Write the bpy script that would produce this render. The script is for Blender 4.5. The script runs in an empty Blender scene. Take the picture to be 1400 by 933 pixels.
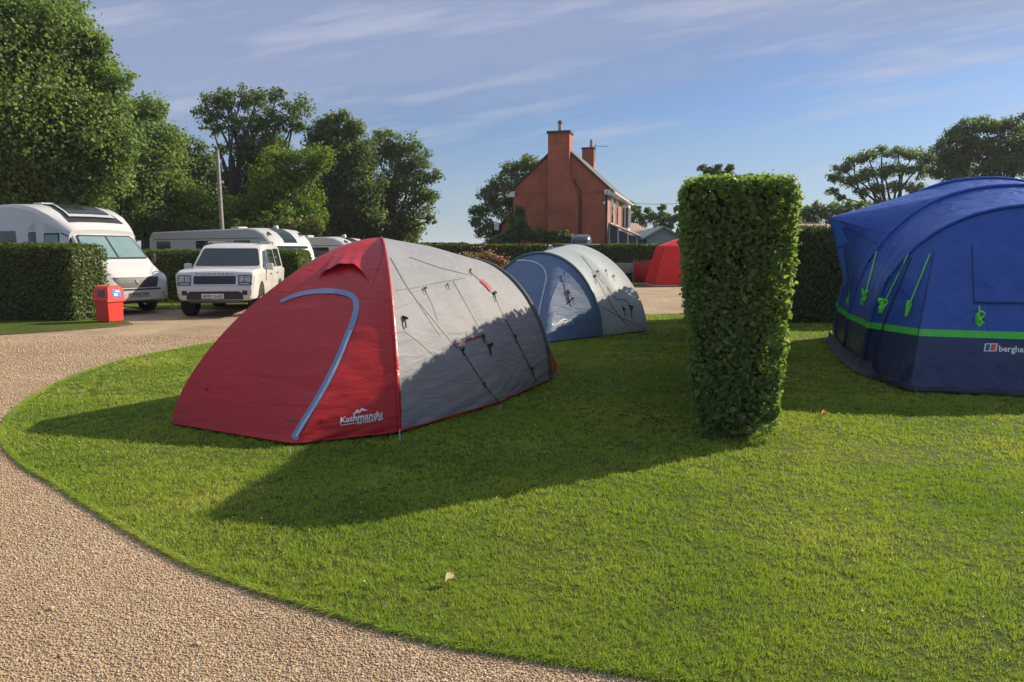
import bpy, bmesh, math, random
import numpy as np
from mathutils import Vector, Matrix
from mathutils.bvhtree import BVHTree

random.seed(7)
rng = np.random.default_rng(11)
scene = bpy.context.scene
COL = scene.collection
R = math.radians

# ------------------------------------------------------------------ camera
CAM_H = 1.6
FPX = 1000.0
TILT = math.atan(121.5 / FPX)
cam_d = bpy.data.cameras.new("camera")
cam = bpy.data.objects.new("camera", cam_d)
COL.objects.link(cam)
cam_d.sensor_width = 36.0
cam_d.lens = 36.0 * FPX / 1400.0
cam_d.clip_start = 0.05
cam_d.clip_end = 3000.0
cam.location = (0, 0, CAM_H)
cam.rotation_euler = (R(90) - TILT, 0, 0)
scene.camera = cam

# ------------------------------------------------------------------ sun and sky
SUNV = Vector((3.30, 1.72, 2.15)).normalized()
sun_el = math.asin(SUNV.z)
sun_az = math.atan2(SUNV.x, SUNV.y)
sd = bpy.data.lights.new("sun", 'SUN')
sd.energy = 5.0
sd.angle = R(0.53)
sd.color = (1.0, 0.87, 0.68)
so = bpy.data.objects.new("sun", sd)
COL.objects.link(so)
so.location = (20, 10, 14)
so.rotation_euler = SUNV.to_track_quat('Z', 'Y').to_euler()

world = bpy.data.worlds.new("World")
scene.world = world
world.use_nodes = True
wn = world.node_tree.nodes
wl = world.node_tree.links
wn.clear()


def wnode(t, **kw):
    n = wn.new(t)
    for k, v in kw.items():
        if k.startswith('i_'):
            n.inputs[int(k[2:])].default_value = v
        else:
            setattr(n, k, v)
    return n


def wmath(op, a, b=None, c=None, clamp=False):
    n = wn.new('ShaderNodeMath')
    n.operation = op
    n.use_clamp = clamp
    for i, v in enumerate((a, b, c)):
        if v is None:
            continue
        if isinstance(v, (int, float)):
            n.inputs[i].default_value = v
        else:
            wl.new(v, n.inputs[i])
    return n.outputs[0]


sky = wnode('ShaderNodeTexSky', sky_type='NISHITA', sun_disc=False)
sky.sun_elevation = sun_el
sky.sun_rotation = sun_az
sky.altitude = 30
sky.air_density = 1.0
sky.dust_density = 0.6
sky.ozone_density = 2.2
tc = wnode('ShaderNodeTexCoord')
sx = wnode('ShaderNodeSeparateXYZ')
wl.new(tc.outputs['Generated'], sx.inputs[0])
yy = wmath('MAXIMUM', sx.outputs[1], 0.08)
az = wmath('DIVIDE', sx.outputs[0], yy)
el = wmath('DIVIDE', sx.outputs[2], yy)
cmb = wnode('ShaderNodeCombineXYZ')
wl.new(az, cmb.inputs[0])
wl.new(wmath('MULTIPLY_ADD', az, -0.17, el), cmb.inputs[1])
mp = wnode('ShaderNodeMapping')
mp.inputs['Scale'].default_value = (1.3, 7.5, 1.0)
wl.new(cmb.outputs[0], mp.inputs[0])
nz = wnode('ShaderNodeTexNoise')
nz.inputs['Scale'].default_value = 1.9
nz.inputs['Detail'].default_value = 7
nz.inputs['Roughness'].default_value = 0.58
nz.inputs['Distortion'].default_value = 0.35
wl.new(mp.outputs[0], nz.inputs['Vector'])
# veil of high cirrus over the upper left, its lower edge rising to the right
edge = wmath('SUBTRACT', el, wmath('MULTIPLY_ADD', az, 0.13, 0.158))
edge = wmath('ADD', wmath('MULTIPLY', edge, 13.0), wmath('MULTIPLY_ADD', nz.outputs['Fac'], 2.6, -1.25))
veil = wmath('MULTIPLY', edge, 0.75, clamp=True)
low = wmath('MULTIPLY_ADD', nz.outputs['Fac'], 3.6, -1.8, clamp=True)
mask = wmath('MAXIMUM', veil, wmath('MULTIPLY', low, 0.3))
mp2 = wnode('ShaderNodeMapping')
mp2.inputs['Scale'].default_value = (2.0, 16.0, 1.0)
wl.new(cmb.outputs[0], mp2.inputs[0])
nz2 = wnode('ShaderNodeTexNoise')
nz2.inputs['Scale'].default_value = 1.3
nz2.inputs['Detail'].default_value = 8
nz2.inputs['Roughness'].default_value = 0.6
wl.new(mp2.outputs[0], nz2.inputs['Vector'])
streak = wmath('MULTIPLY_ADD', nz2.outputs['Fac'], 5.5, -2.75, clamp=True)
fade = wmath('MULTIPLY', wmath('SUBTRACT', el, 0.02), 9.0, clamp=True)
SKY_TINT = (0.62, 0.76, 1.02, 1)
tint = wnode('ShaderNodeMix', data_type='RGBA', blend_type='MULTIPLY')
tint.inputs[0].default_value = 1.0
wl.new(sky.outputs[0], tint.inputs[6])
tint.inputs[7].default_value = SKY_TINT
m1 = wnode('ShaderNodeMix', data_type='RGBA')
wl.new(wmath('MULTIPLY', wmath('MULTIPLY', mask, fade), 0.85), m1.inputs[0])
wl.new(tint.outputs[2], m1.inputs[6])
# cloud brightness added overhead and behind the camera, out of view, as fill light
hi = wn.new('ShaderNodeMapRange')
hi.interpolation_type = 'SMOOTHSTEP'
wl.new(sx.outputs[2], hi.inputs[0])
hi.inputs[1].default_value = 0.45
hi.inputs[2].default_value = 0.9
cl1 = wnode('ShaderNodeMix', data_type='RGBA')
wl.new(hi.outputs[0], cl1.inputs[0])
cl1.inputs[6].default_value = (3.25, 3.95, 5.9, 1)
cl1.inputs[7].default_value = (6.6, 7.6, 9.6, 1)
wl.new(cl1.outputs[2], m1.inputs[7])
m2 = wnode('ShaderNodeMix', data_type='RGBA')
wl.new(wmath('MULTIPLY', wmath('MULTIPLY', streak, fade), 0.6), m2.inputs[0])
wl.new(m1.outputs[2], m2.inputs[6])
m2.inputs[7].default_value = (5.4, 5.7, 7.0, 1)
# pale air low over the horizon
hz = wmath('POWER', wmath('SUBTRACT', 1.0, wmath('MULTIPLY', wmath('MAXIMUM', sx.outputs[2], 0.0), 3.2), clamp=True), 2.2)
m3 = wnode('ShaderNodeMix', data_type='RGBA')
wl.new(wmath('MULTIPLY', hz, 0.72), m3.inputs[0])
wl.new(m2.outputs[2], m3.inputs[6])
m3.inputs[7].default_value = (4.6, 5.5, 6.3, 1)
bg = wnode('ShaderNodeBackground')
bg.inputs['Strength'].default_value = 0.060
wl.new(m3.outputs[2], bg.inputs['Color'])
wo = wnode('ShaderNodeOutputWorld')
wl.new(bg.outputs[0], wo.inputs[0])

vs = scene.view_settings
vs.view_transform = 'Standard'
vs.look = 'None'
vs.exposure = 0.74
vs.gamma = 1.0
vs.use_curve_mapping = False
scene.cycles.max_bounces = 6
scene.cycles.diffuse_bounces = 4
scene.cycles.transmission_bounces = 4
scene.cycles.transparent_max_bounces = 4
scene.cycles.use_denoising = True


# ------------------------------------------------------------------ measuring helpers
def ray(px, py):
    u = (px - 700.0) / FPX
    v = (466.5 - py) / FPX
    return Vector((u, math.cos(TILT) + v * math.sin(TILT), -math.sin(TILT) + v * math.cos(TILT)))


def W(px, py, z=0.0):
    d = ray(px, py)
    t = (z - CAM_H) / d.z
    return Vector((0, 0, CAM_H)) + d * t


def DP(px, py, y):
    d = ray(px, py)
    return Vector((0, 0, CAM_H)) + d * (y / d.y)


# ------------------------------------------------------------------ materials
def new_mat(name):
    m = bpy.data.materials.new(name)
    m.use_nodes = True
    nt = m.node_tree
    b = nt.nodes['Principled BSDF']
    return m, nt, b


def noise_node(nt, scale, detail=4, rough=0.55, coord='Object', stretch=None, dist=0.0):
    t = nt.nodes.new('ShaderNodeTexCoord')
    n = nt.nodes.new('ShaderNodeTexNoise')
    n.inputs['Scale'].default_value = scale
    n.inputs['Detail'].default_value = detail
    n.inputs['Roughness'].default_value = rough
    n.inputs['Distortion'].default_value = dist
    if stretch:
        mpn = nt.nodes.new('ShaderNodeMapping')
        mpn.inputs['Scale'].default_value = stretch[0]
        mpn.inputs['Rotation'].default_value = stretch[1]
        nt.links.new(t.outputs[coord], mpn.inputs[0])
        nt.links.new(mpn.outputs[0], n.inputs['Vector'])
    else:
        nt.links.new(t.outputs[coord], n.inputs['Vector'])
    return n


def ramp(nt, fac, stops):
    r = nt.nodes.new('ShaderNodeValToRGB')
    e = r.color_ramp.elements
    while len(e) < len(stops):
        e.new(0.5)
    for k, (p, c) in enumerate(stops):
        e[k].position = p
        e[k].color = (*c, 1)
    nt.links.new(fac, r.inputs[0])
    return r.outputs[0]


def bump(nt, b, height, strength, dist=0.02, prev=None):
    n = nt.nodes.new('ShaderNodeBump')
    n.inputs['Strength'].default_value = strength
    n.inputs['Distance'].default_value = dist
    nt.links.new(height, n.inputs['Height'])
    if prev is not None:
        nt.links.new(prev, n.inputs['Normal'])
    if b is not None:
        nt.links.new(n.outputs[0], b.inputs['Normal'])
    return n.outputs[0]


def plain(name, col, rough=0.5, metal=0.0, spec=0.5, coat=0.0, var=0.12, vscale=3.0):
    m, nt, b = new_mat(name)
    b.inputs['Roughness'].default_value = rough
    b.inputs['Metallic'].default_value = metal
    b.inputs['Specular IOR Level'].default_value = spec
    b.inputs['Coat Weight'].default_value = coat
    n = noise_node(nt, vscale, 5, 0.6)
    lo = tuple(c * (1 - var) for c in col)
    hi = tuple(min(1, c * (1 + var)) for c in col)
    nt.links.new(ramp(nt, n.outputs[0], [(0.3, lo), (0.7, hi)]), b.inputs['Base Color'])
    return m


def fabric(name, col, transl=0.25, rough=0.45, wr=0.5, var=0.06, wscale=3.0, stretch=None, stripes=None, spec=0.4, wdist=0.03):
    """thin nylon: principled mixed with a little translucency, tension wrinkles as bump"""
    m, nt, b = new_mat(name)
    b.inputs['Roughness'].default_value = rough
    b.inputs['Specular IOR Level'].default_value = spec
    n = noise_node(nt, 2.0, 4)
    lo = tuple(c * (1 - var) for c in col)
    hi = tuple(c * (1 + var) for c in col)
    colout = ramp(nt, n.outputs[0], [(0.3, lo), (0.7, hi)])
    if stripes:
        t = nt.nodes.new('ShaderNodeTexCoord')
        s = nt.nodes.new('ShaderNodeSeparateXYZ')
        nt.links.new(t.outputs['Object'], s.inputs[0])
        mr = nt.nodes.new('ShaderNodeMath')
        mr.operation = 'MULTIPLY'
        mr.inputs[1].default_value = 0.25
        nt.links.new(s.outputs[2], mr.inputs[0])
        r = nt.nodes.new('ShaderNodeValToRGB')
        r.color_ramp.interpolation = 'CONSTANT'
        e = r.color_ramp.elements
        while len(e) < len(stripes):
            e.new(0.5)
        for k, (p, c) in enumerate(stripes):
            e[k].position = p * 0.25
            e[k].color = (*c, 1)
        nt.links.new(mr.outputs[0], r.inputs[0])
        mx = nt.nodes.new('ShaderNodeMix')
        mx.data_type = 'RGBA'
        mx.blend_type = 'MULTIPLY'
        mx.inputs[0].default_value = 1.0
        nt.links.new(r.outputs[0], mx.inputs[6])
        nv = ramp(nt, n.outputs[0], [(0.3, (1 - var,) * 3), (0.7, (1.0,) * 3)])
        nt.links.new(nv, mx.inputs[7])
        colout = mx.outputs[2]
    nt.links.new(colout, b.inputs['Base Color'])
    w1 = noise_node(nt, wscale, 3, 0.5, stretch=stretch or ((1, 1, 3.5), (0, R(35), R(20))), dist=0.6)
    w2 = noise_node(nt, 60, 2, 0.5)
    n1 = bump(nt, None, w1.outputs[0], wr, wdist)
    n2 = bump(nt, b, w2.outputs[0], 0.08, 0.004, prev=n1)
    tr = nt.nodes.new('ShaderNodeBsdfTranslucent')
    nt.links.new(colout, tr.inputs[0])
    nt.links.new(n1, tr.inputs['Normal'])
    ms = nt.nodes.new('ShaderNodeMixShader')
    ms.inputs[0].default_value = transl
    nt.links.new(b.outputs[0], ms.inputs[1])
    nt.links.new(tr.outputs[0], ms.inputs[2])
    nt.links.new(ms.outputs[0], nt.nodes['Material Output'].inputs[0])
    return m


def leafmat(name, cols, transl=0.35, rough=0.5, spec=0.35, rw=0.55, nw=0.45, off=0.0, ns=0.5):
    m, nt, b = new_mat(name)
    g = nt.nodes.new('ShaderNodeNewGeometry')
    b.inputs['Roughness'].default_value = rough
    b.inputs['Specular IOR Level'].default_value = spec
    st = [(i / (len(cols) - 1), c) for i, c in enumerate(cols)]
    n = noise_node(nt, ns, 4)
    ad = nt.nodes.new('ShaderNodeMath')
    ad.operation = 'MULTIPLY_ADD'
    ad.inputs[1].default_value = rw
    nt.links.new(g.outputs['Random Per Island'], ad.inputs[0])
    ms2 = nt.nodes.new('ShaderNodeMath')
    ms2.operation = 'MULTIPLY_ADD'
    ms2.inputs[1].default_value = nw
    ms2.inputs[2].default_value = off
    nt.links.new(n.outputs[0], ms2.inputs[0])
    nt.links.new(ms2.outputs[0], ad.inputs[2])
    c = ramp(nt, ad.outputs[0], st)
    nt.links.new(c, b.inputs['Base Color'])
    tr = nt.nodes.new('ShaderNodeBsdfTranslucent')
    mx = nt.nodes.new('ShaderNodeMix')
    mx.data_type = 'RGBA'
    mx.blend_type = 'MULTIPLY'
    mx.inputs[0].default_value = 1
    nt.links.new(c, mx.inputs[6])
    mx.inputs[7].default_value = (1.5, 1.6, 0.7, 1)
    nt.links.new(mx.outputs[2], tr.inputs[0])
    ms = nt.nodes.new('ShaderNodeMixShader')
    ms.inputs[0].default_value = transl
    nt.links.new(b.outputs[0], ms.inputs[1])
    nt.links.new(tr.outputs[0], ms.inputs[2])
    nt.links.new(ms.outputs[0], nt.nodes['Material Output'].inputs[0])
    return m


M = {}
M['white'] = plain('white paint', (0.52, 0.51, 0.49), 0.28, coat=0.4, var=0.04)
M['whitegrey'] = plain('white gelcoat', (0.40, 0.41, 0.41), 0.45, var=0.05)
M['silver'] = plain('silver paint', (0.45, 0.45, 0.45), 0.3, metal=0.3, var=0.05)
M['glass'] = plain('dark glass', (0.014, 0.023, 0.027), 0.05, spec=0.45, var=0.0)
M['housing'] = plain('lamp housing', (0.07, 0.08, 0.10), 0.15, spec=0.8, var=0.1)
M['blind'] = plain('windscreen with blind', (0.15, 0.235, 0.24), 0.12, spec=0.7, var=0.1)
M['black'] = plain('black plastic', (0.015, 0.016, 0.018), 0.5, var=0.2)
M['rubber'] = plain('tyre rubber', (0.014, 0.014, 0.014), 0.85, var=0.3)
M['alloy'] = plain('alloy wheel', (0.35, 0.35, 0.36), 0.35, metal=0.7)
M['lamp'] = plain('lamp lens', (0.32, 0.34, 0.34), 0.12, spec=0.9, var=0.5, vscale=22)
M['chrome'] = plain('bright trim', (0.55, 0.56, 0.58), 0.25, metal=0.8)
M['plate'] = plain('number plate', (0.66, 0.66, 0.62), 0.4)
M['greytrim'] = plain('grey trim', (0.07, 0.075, 0.08), 0.5)
M['charcoal'] = plain('charcoal car paint', (0.03, 0.035, 0.04), 0.25, coat=0.5)
M['binred'] = plain('red moulded plastic', (0.62, 0.035, 0.025), 0.4, var=0.06)
M['signblue'] = plain('blue sticker', (0.03, 0.16, 0.5), 0.4)
M['signwhite'] = plain('white print', (0.7, 0.7, 0.7), 0.5)
M['wood'] = plain('weathered wood', (0.27, 0.25, 0.22), 0.85, var=0.35, vscale=9)
M['bark'] = plain('bark', (0.06, 0.05, 0.038), 0.9, var=0.4, vscale=6)
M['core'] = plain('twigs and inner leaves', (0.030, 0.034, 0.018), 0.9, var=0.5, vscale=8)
M['tile'] = plain('roof tile', (0.05, 0.05, 0.045), 0.8, var=0.25, vscale=4)
M['pinktile'] = plain('clay tile', (0.42, 0.27, 0.21), 0.8, var=0.15)
M['sheet'] = plain('grey green sheet roof', (0.20, 0.24, 0.24), 0.6)
M['upvc'] = plain('white frame', (0.62, 0.62, 0.58), 0.4)
M['stone'] = plain('stone', (0.36, 0.32, 0.26), 0.8, var=0.2)
M['cord'] = plain('black cord', (0.012, 0.012, 0.014), 0.7)
M['lime'] = plain('lime cord', (0.16, 0.72, 0.05), 0.5)
M['yellowcord'] = plain('yellow guy line', (0.55, 0.62, 0.08), 0.6)
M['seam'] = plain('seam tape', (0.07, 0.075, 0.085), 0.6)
M['peg'] = plain('steel peg', (0.5, 0.52, 0.56), 0.35, metal=0.6)
M['print'] = plain('white print on fabric', (0.62, 0.62, 0.66), 0.6)
M['zip'] = plain('grey blue zip tape', (0.13, 0.21, 0.35), 0.6)
M['zipw'] = plain('pale zip tape', (0.36, 0.42, 0.5), 0.6)
M['foil'] = plain('silver sheet', (0.25, 0.31, 0.34), 0.4, metal=0.3)
M['dome_blue'] = plain('blue enamel', (0.02, 0.06, 0.3), 0.3)
M['redfab'] = fabric('red nylon', (0.42, 0.014, 0.016), 0.14, 0.36, 0.5, wscale=2.4, wdist=0.035)
M['redfab2'] = fabric('bright red fabric', (0.72, 0.035, 0.03), 0.3, 0.5, 0.3)
M['darkred'] = fabric('dark red fabric', (0.30, 0.02, 0.02), 0.15, 0.6, 0.3)
M['greyfab'] = fabric('silver grey nylon', (0.36, 0.365, 0.39), 0.38, 0.62, 0.5, wscale=2.4, wdist=0.05,
                      stretch=((1.0, 1.0, 4.0), (0, R(40), R(30))), spec=0.25)
M['bluefab'] = fabric('slate blue nylon', (0.11, 0.175, 0.29), 0.2, 0.5, 0.4)
M['palefab'] = fabric('pale grey nylon', (0.42, 0.47, 0.49), 0.34, 0.62, 0.3, spec=0.25)
M['sunpatchfab'] = fabric('lavender grey sun patch', (0.26, 0.29, 0.40), 0.2, 0.6, 0.4, spec=0.2)  # sunlight on the slate blue tent, put into the colour
M['tealfab'] = fabric('teal sleeve', (0.06, 0.16, 0.17), 0.1, 0.5, 0.3)
NAVY = (0.018, 0.036, 0.12)
ROYAL = (0.022, 0.090, 0.42)
M['royal'] = fabric('royal blue and navy awning cloth', ROYAL, 0.22, 0.36, 0.7, wscale=2.6, wdist=0.08,
                    stripes=[(0.0, NAVY), (0.62, (0.08, 0.62, 0.06)), (0.69, ROYAL)],
                    stretch=((1.6, 1.6, 0.5), (0, 0, 0)))
M['royal_plain'] = fabric('royal blue cloth', (0.03, 0.075, 0.36), 0.22, 0.4, 0.4, wscale=1.8)
M['sky_flap'] = fabric('light blue cloth', (0.06, 0.22, 0.72), 0.35, 0.4, 0.4)
M['mud'] = fabric('grey blue mud flap', (0.055, 0.065, 0.12), 0.1, 0.6, 0.7)
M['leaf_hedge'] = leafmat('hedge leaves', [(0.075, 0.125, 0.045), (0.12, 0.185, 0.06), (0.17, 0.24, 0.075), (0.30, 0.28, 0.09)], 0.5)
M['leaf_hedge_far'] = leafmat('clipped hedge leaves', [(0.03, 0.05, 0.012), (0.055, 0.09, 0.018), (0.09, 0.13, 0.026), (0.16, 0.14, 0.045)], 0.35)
M['leaf_dark'] = leafmat('dark tree leaves', [(0.07, 0.105, 0.045), (0.105, 0.15, 0.06), (0.145, 0.20, 0.072)], 0.5)
M['leaf_mid'] = leafmat('green tree leaves', [(0.09, 0.14, 0.052), (0.14, 0.205, 0.065), (0.20, 0.275, 0.09)], 0.5)
M['leaf_bright'] = leafmat('yellow green leaves', [(0.08, 0.13, 0.018), (0.12, 0.185, 0.024), (0.16, 0.22, 0.038)], 0.45)
M['leaf_weed'] = leafmat('rough hedgerow leaves', [(0.08, 0.11, 0.02), (0.14, 0.16, 0.03), (0.20, 0.19, 0.05)], 0.35)
M['twig'] = plain('twigs', (0.10, 0.07, 0.045), 0.9, var=0.3)
M['petal'] = leafmat('red petals', [(0.20, 0.02, 0.03), (0.30, 0.05, 0.06), (0.4, 0.16, 0.16)], 0.1)
M['blade'] = leafmat('grass blades', [(0.12, 0.20, 0.030), (0.20, 0.295, 0.040), (0.29, 0.35, 0.055), (0.46, 0.42, 0.14)], 0.35, 0.55, 0.25, rw=0.42, nw=1.5, off=-0.46, ns=0.8)


def brickmat(name, c1, c2, mortar):
    m, nt, b = new_mat(name)
    t = nt.nodes.new('ShaderNodeTexCoord')
    mpn = nt.nodes.new('ShaderNodeMapping')
    mpn.inputs['Rotation'].default_value = (R(90), 0, 0)
    br = nt.nodes.new('ShaderNodeTexBrick')
    br.inputs['Color1'].default_value = (*c1, 1)
    br.inputs['Color2'].default_value = (*c2, 1)
    br.inputs['Mortar'].default_value = (*mortar, 1)
    br.inputs['Scale'].default_value = 4.5
    br.inputs['Mortar Size'].default_value = 0.012
    nt.links.new(t.outputs['Object'], mpn.inputs[0])
    nt.links.new(mpn.outputs[0], br.inputs['Vector'])
    n = noise_node(nt, 1.3, 5)
    v = ramp(nt, n.outputs[0], [(0.3, (0.72,) * 3), (0.7, (1.1,) * 3)])
    mx = nt.nodes.new('ShaderNodeMix')
    mx.data_type = 'RGBA'
    mx.blend_type = 'MULTIPLY'
    mx.inputs[0].default_value = 1
    nt.links.new(br.outputs[0], mx.inputs[6])
    nt.links.new(v, mx.inputs[7])
    nt.links.new(mx.outputs[2], b.inputs['Base Color'])
    b.inputs['Roughness'].default_value = 0.85
    return m


M['brick'] = brickmat('red brick', (0.42, 0.115, 0.05), (0.33, 0.08, 0.038), (0.30, 0.18, 0.13))


# ------------------------------------------------------------------ object helpers
def thing(name, label, cat, loc=(0, 0, 0), rotz=0.0, group=None):
    o = bpy.data.objects.new(name, None)
    o.empty_display_size = 0.2
    COL.objects.link(o)
    o.location = loc
    o.rotation_euler = (0, 0, rotz)
    o['label'] = label
    o['category'] = cat
    if group:
        o['group'] = group
    return o


def tag(o, label, cat, group=None, kind=None):
    if label:
        o['label'] = label
    if cat:
        o['category'] = cat
    if group:
        o['group'] = group
    if kind:
        o['kind'] = kind
    return o


def copy_tree(o, parent=None, loc=None, rotz=None, label=None):
    c = o.copy()
    COL.objects.link(c)
    if parent:
        c.parent = parent
    if loc is not None:
        c.location = loc
    if rotz is not None:
        c.rotation_euler = (0, 0, rotz)
    if label:
        c['label'] = label
    for ch in list(o.children):
        copy_tree(ch, c)
    return c


def world_off(parent):
    """location of the thing (parents are never rotated when world coordinates are used)"""
    v = Vector((0, 0, 0))
    p = parent
    while p is not None:
        v += p.location
        p = p.parent
    return v


class MB:
    def __init__(self):
        self.v = []
        self.f = []
        self.m = []

    def add(self, vs, fs, mi=0):
        o = len(self.v)
        self.v += [tuple(p) for p in vs]
        for f in fs:
            self.f.append(tuple(i + o for i in f))
            self.m.append(mi)
        return self

    def box(self, c, s, rz=0.0, mi=0, taper=1.0, rx=0.0):
        cx, cy, cz = c
        hx, hy, hz = s[0] / 2, s[1] / 2, s[2] / 2
        vs = []
        for dz, k in ((-hz, 1.0), (hz, taper)):
            for dx, dy in ((-hx, -hy), (hx, -hy), (hx, hy), (-hx, hy)):
                p = Vector((dx * k, dy * k, dz))
                if rx:
                    p = Matrix.Rotation(rx, 3, 'X') @ p
                if rz:
                    p = Matrix.Rotation(rz, 3, 'Z') @ p
                vs.append((p.x + cx, p.y + cy, p.z + cz))
        return self.add(vs, [(3, 2, 1, 0), (4, 5, 6, 7), (0, 1, 5, 4), (1, 2, 6, 5), (2, 3, 7, 6), (3, 0, 4, 7)], mi)

    def tube(self, pts, r, seg=6, mi=0, caps=True):
        pts = [Vector(p) for p in pts]
        n = len(pts)
        rs = r if isinstance(r, (list, tuple)) else [r] * n
        vs = []
        for i, p in enumerate(pts):
            t = (pts[min(i + 1, n - 1)] - pts[max(i - 1, 0)])
            if t.length < 1e-9:
                t = Vector((0, 0, 1))
            t.normalize()
            a = Vector((0, 0, 1)) if abs(t.z) < 0.9 else Vector((1, 0, 0))
            e1 = t.cross(a).normalized()
            e2 = t.cross(e1)
            for k in range(seg):
                an = 2 * math.pi * k / seg
                vs.append(p + (e1 * math.cos(an) + e2 * math.sin(an)) * rs[i])
        fs = []
        for i in range(n - 1):
            for k in range(seg):
                k2 = (k + 1) % seg
                fs.append((i * seg + k, i * seg + k2, (i + 1) * seg + k2, (i + 1) * seg + k))
        if caps:
            fs.append(tuple(range(seg - 1, -1, -1)))
            fs.append(tuple((n - 1) * seg + k for k in range(seg)))
        return self.add(vs, fs, mi)

    def cyl(self, c, r, h, axis='Z', seg=20, mi=0, r2=None):
        c = Vector(c)
        d = {'X': Vector((1, 0, 0)), 'Y': Vector((0, 1, 0)), 'Z': Vector((0, 0, 1))}[axis]
        return self.tube([c - d * h / 2, c + d * h / 2], [r, r if r2 is None else r2], seg, mi)

    def grid(self, rows, mi=0, close=False):
        """rows: list of equal-length point lists"""
        nr, nc = len(rows), len(rows[0])
        vs = [p for r in rows for p in r]
        fs = []
        for i in range(nr - 1):
            for j in range(nc - 1 + (1 if close else 0)):
                j2 = (j + 1) % nc
                fs.append((i * nc + j, i * nc + j2, (i + 1) * nc + j2, (i + 1) * nc + j))
        return self.add(vs, fs, mi)

    def prism(self, poly, z0, z1, mi=0):
        n = len(poly)
        vs = [(p[0], p[1], z0) for p in poly] + [(p[0], p[1], z1) for p in poly]
        fs = [tuple(range(n - 1, -1, -1)), tuple(range(n, 2 * n))]
        fs += [(i, (i + 1) % n, n + (i + 1) % n, n + i) for i in range(n)]
        return self.add(vs, fs, mi)

    def build(self, name, mats, parent=None, smooth=True, angle=35, world=False, bevel=0.0, weld=False):
        me = bpy.data.meshes.new(name)
        vs = self.v
        if world and parent is not None:
            off = world_off(parent)
            vs = [(p[0] - off.x, p[1] - off.y, p[2] - off.z) for p in vs]
        me.from_pydata(vs, [], self.f)
        if not isinstance(mats, (list, tuple)):
            mats = [mats]
        for m in mats:
            me.materials.append(M[m] if isinstance(m, str) else m)
        me.polygons.foreach_set('material_index', self.m)
        if weld:
            bm = bmesh.new()
            bm.from_mesh(me)
            bmesh.ops.remove_doubles(bm, verts=bm.verts, dist=1e-4)
            bmesh.ops.recalc_face_normals(bm, faces=bm.faces)
            bm.to_mesh(me)
            bm.free()
        if smooth:
            me.polygons.foreach_set('use_smooth', [True] * len(me.polygons))
            me.set_sharp_from_angle(angle=R(angle))
        me.update()
        o = bpy.data.objects.new(name, me)
        COL.objects.link(o)
        if parent is not None:
            o.parent = parent
        if bevel:
            b = o.modifiers.new('bevel', 'BEVEL')
            b.width = bevel
            b.segments = 2
            b.limit_method = 'ANGLE'
            b.angle_limit = R(40)
        return o


def np_mesh(name, verts, faces, mat, parent=None, loc=None, smooth=False):
    """verts (N,3), faces (F,k) of constant k"""
    me = bpy.data.meshes.new(name)
    nv, (nf, k) = len(verts), faces.shape
    if loc is not None:
        verts = verts - np.array(loc)[None]
    me.vertices.add(nv)
    me.vertices.foreach_set('co', verts.astype(np.float32).ravel())
    me.loops.add(nf * k)
    me.loops.foreach_set('vertex_index', faces.astype(np.int32).ravel())
    me.polygons.add(nf)
    me.polygons.foreach_set('loop_start', np.arange(0, nf * k, k, dtype=np.int32))
    me.polygons.foreach_set('loop_total', np.full(nf, k, dtype=np.int32))
    if smooth:
        me.polygons.foreach_set('use_smooth', np.ones(nf, dtype=bool))
    me.materials.append(M[mat] if isinstance(mat, str) else mat)
    me.update(calc_edges=True)
    o = bpy.data.objects.new(name, me)
    COL.objects.link(o)
    if parent is not None:
        o.parent = parent
    return o


def norm(a):
    return a / np.maximum(np.linalg.norm(a, axis=1, keepdims=True), 1e-9)


def leaves(name, C, N, S, mat, parent=None, loc=None, aspect=0.62, fold=0.16):
    """one folded diamond per leaf"""
    n = len(C)
    N = norm(N)
    T = norm(np.cross(N, norm(rng.normal(size=(n, 3)))))
    B = np.cross(N, T)
    S = S[:, None]
    a = C - T * S * 0.5
    b = C + B * S * 0.5 * aspect + N * S * fold
    c = C + T * S * 0.5
    d = C - B * S * 0.5 * aspect + N * S * fold
    V = np.stack([a, b, c, d], axis=1).reshape(-1, 3)
    F = np.arange(n * 4).reshape(n, 4)
    return np_mesh(name, V, F, mat, parent, loc)


# projecting shapes on to surfaces already built
def bvh_of(obs):
    vs, fs = [], []
    for o in obs:
        k = len(vs)
        vs += [world_off(o.parent) + v.co for v in o.data.vertices] if o.parent else [v.co.copy() for v in o.data.vertices]
        fs += [tuple(i + k for i in p.vertices) for p in o.data.polygons]
    return BVHTree.FromPolygons(vs, fs)


def bvh_local(o):
    return BVHTree.FromPolygons([v.co.copy() for v in o.data.vertices], [tuple(p.vertices) for p in o.data.polygons])


def camray(px, py):
    return Vector((0, 0, CAM_H)), ray(px, py).normalized()


def ortho(axis):
    """local looks: 'F' from the front (+x), 'L' from the left (+y), 'Rt' from the right (-y), 'T' from above, 'B' from the rear"""
    def f(u, v):
        if axis == 'F':
            return Vector((30, u, v)), Vector((-1, 0, 0))
        if axis == 'B':
            return Vector((-30, u, v)), Vector((1, 0, 0))
        if axis == 'L':
            return Vector((u, 30, v)), Vector((0, -1, 0))
        if axis == 'Rt':
            return Vector((u, -30, v)), Vector((0, 1, 0))
        return Vector((u, v, 30)), Vector((0, 0, -1))
    return f


def cast(bvh, rf, u, v, off=0.004):
    o, d = rf(u, v)
    h, n, i, dist = bvh.ray_cast(o, d)
    if h is None:
        return None
    if n.dot(d) > 0:
        n = -n
    return h + n * off


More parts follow.
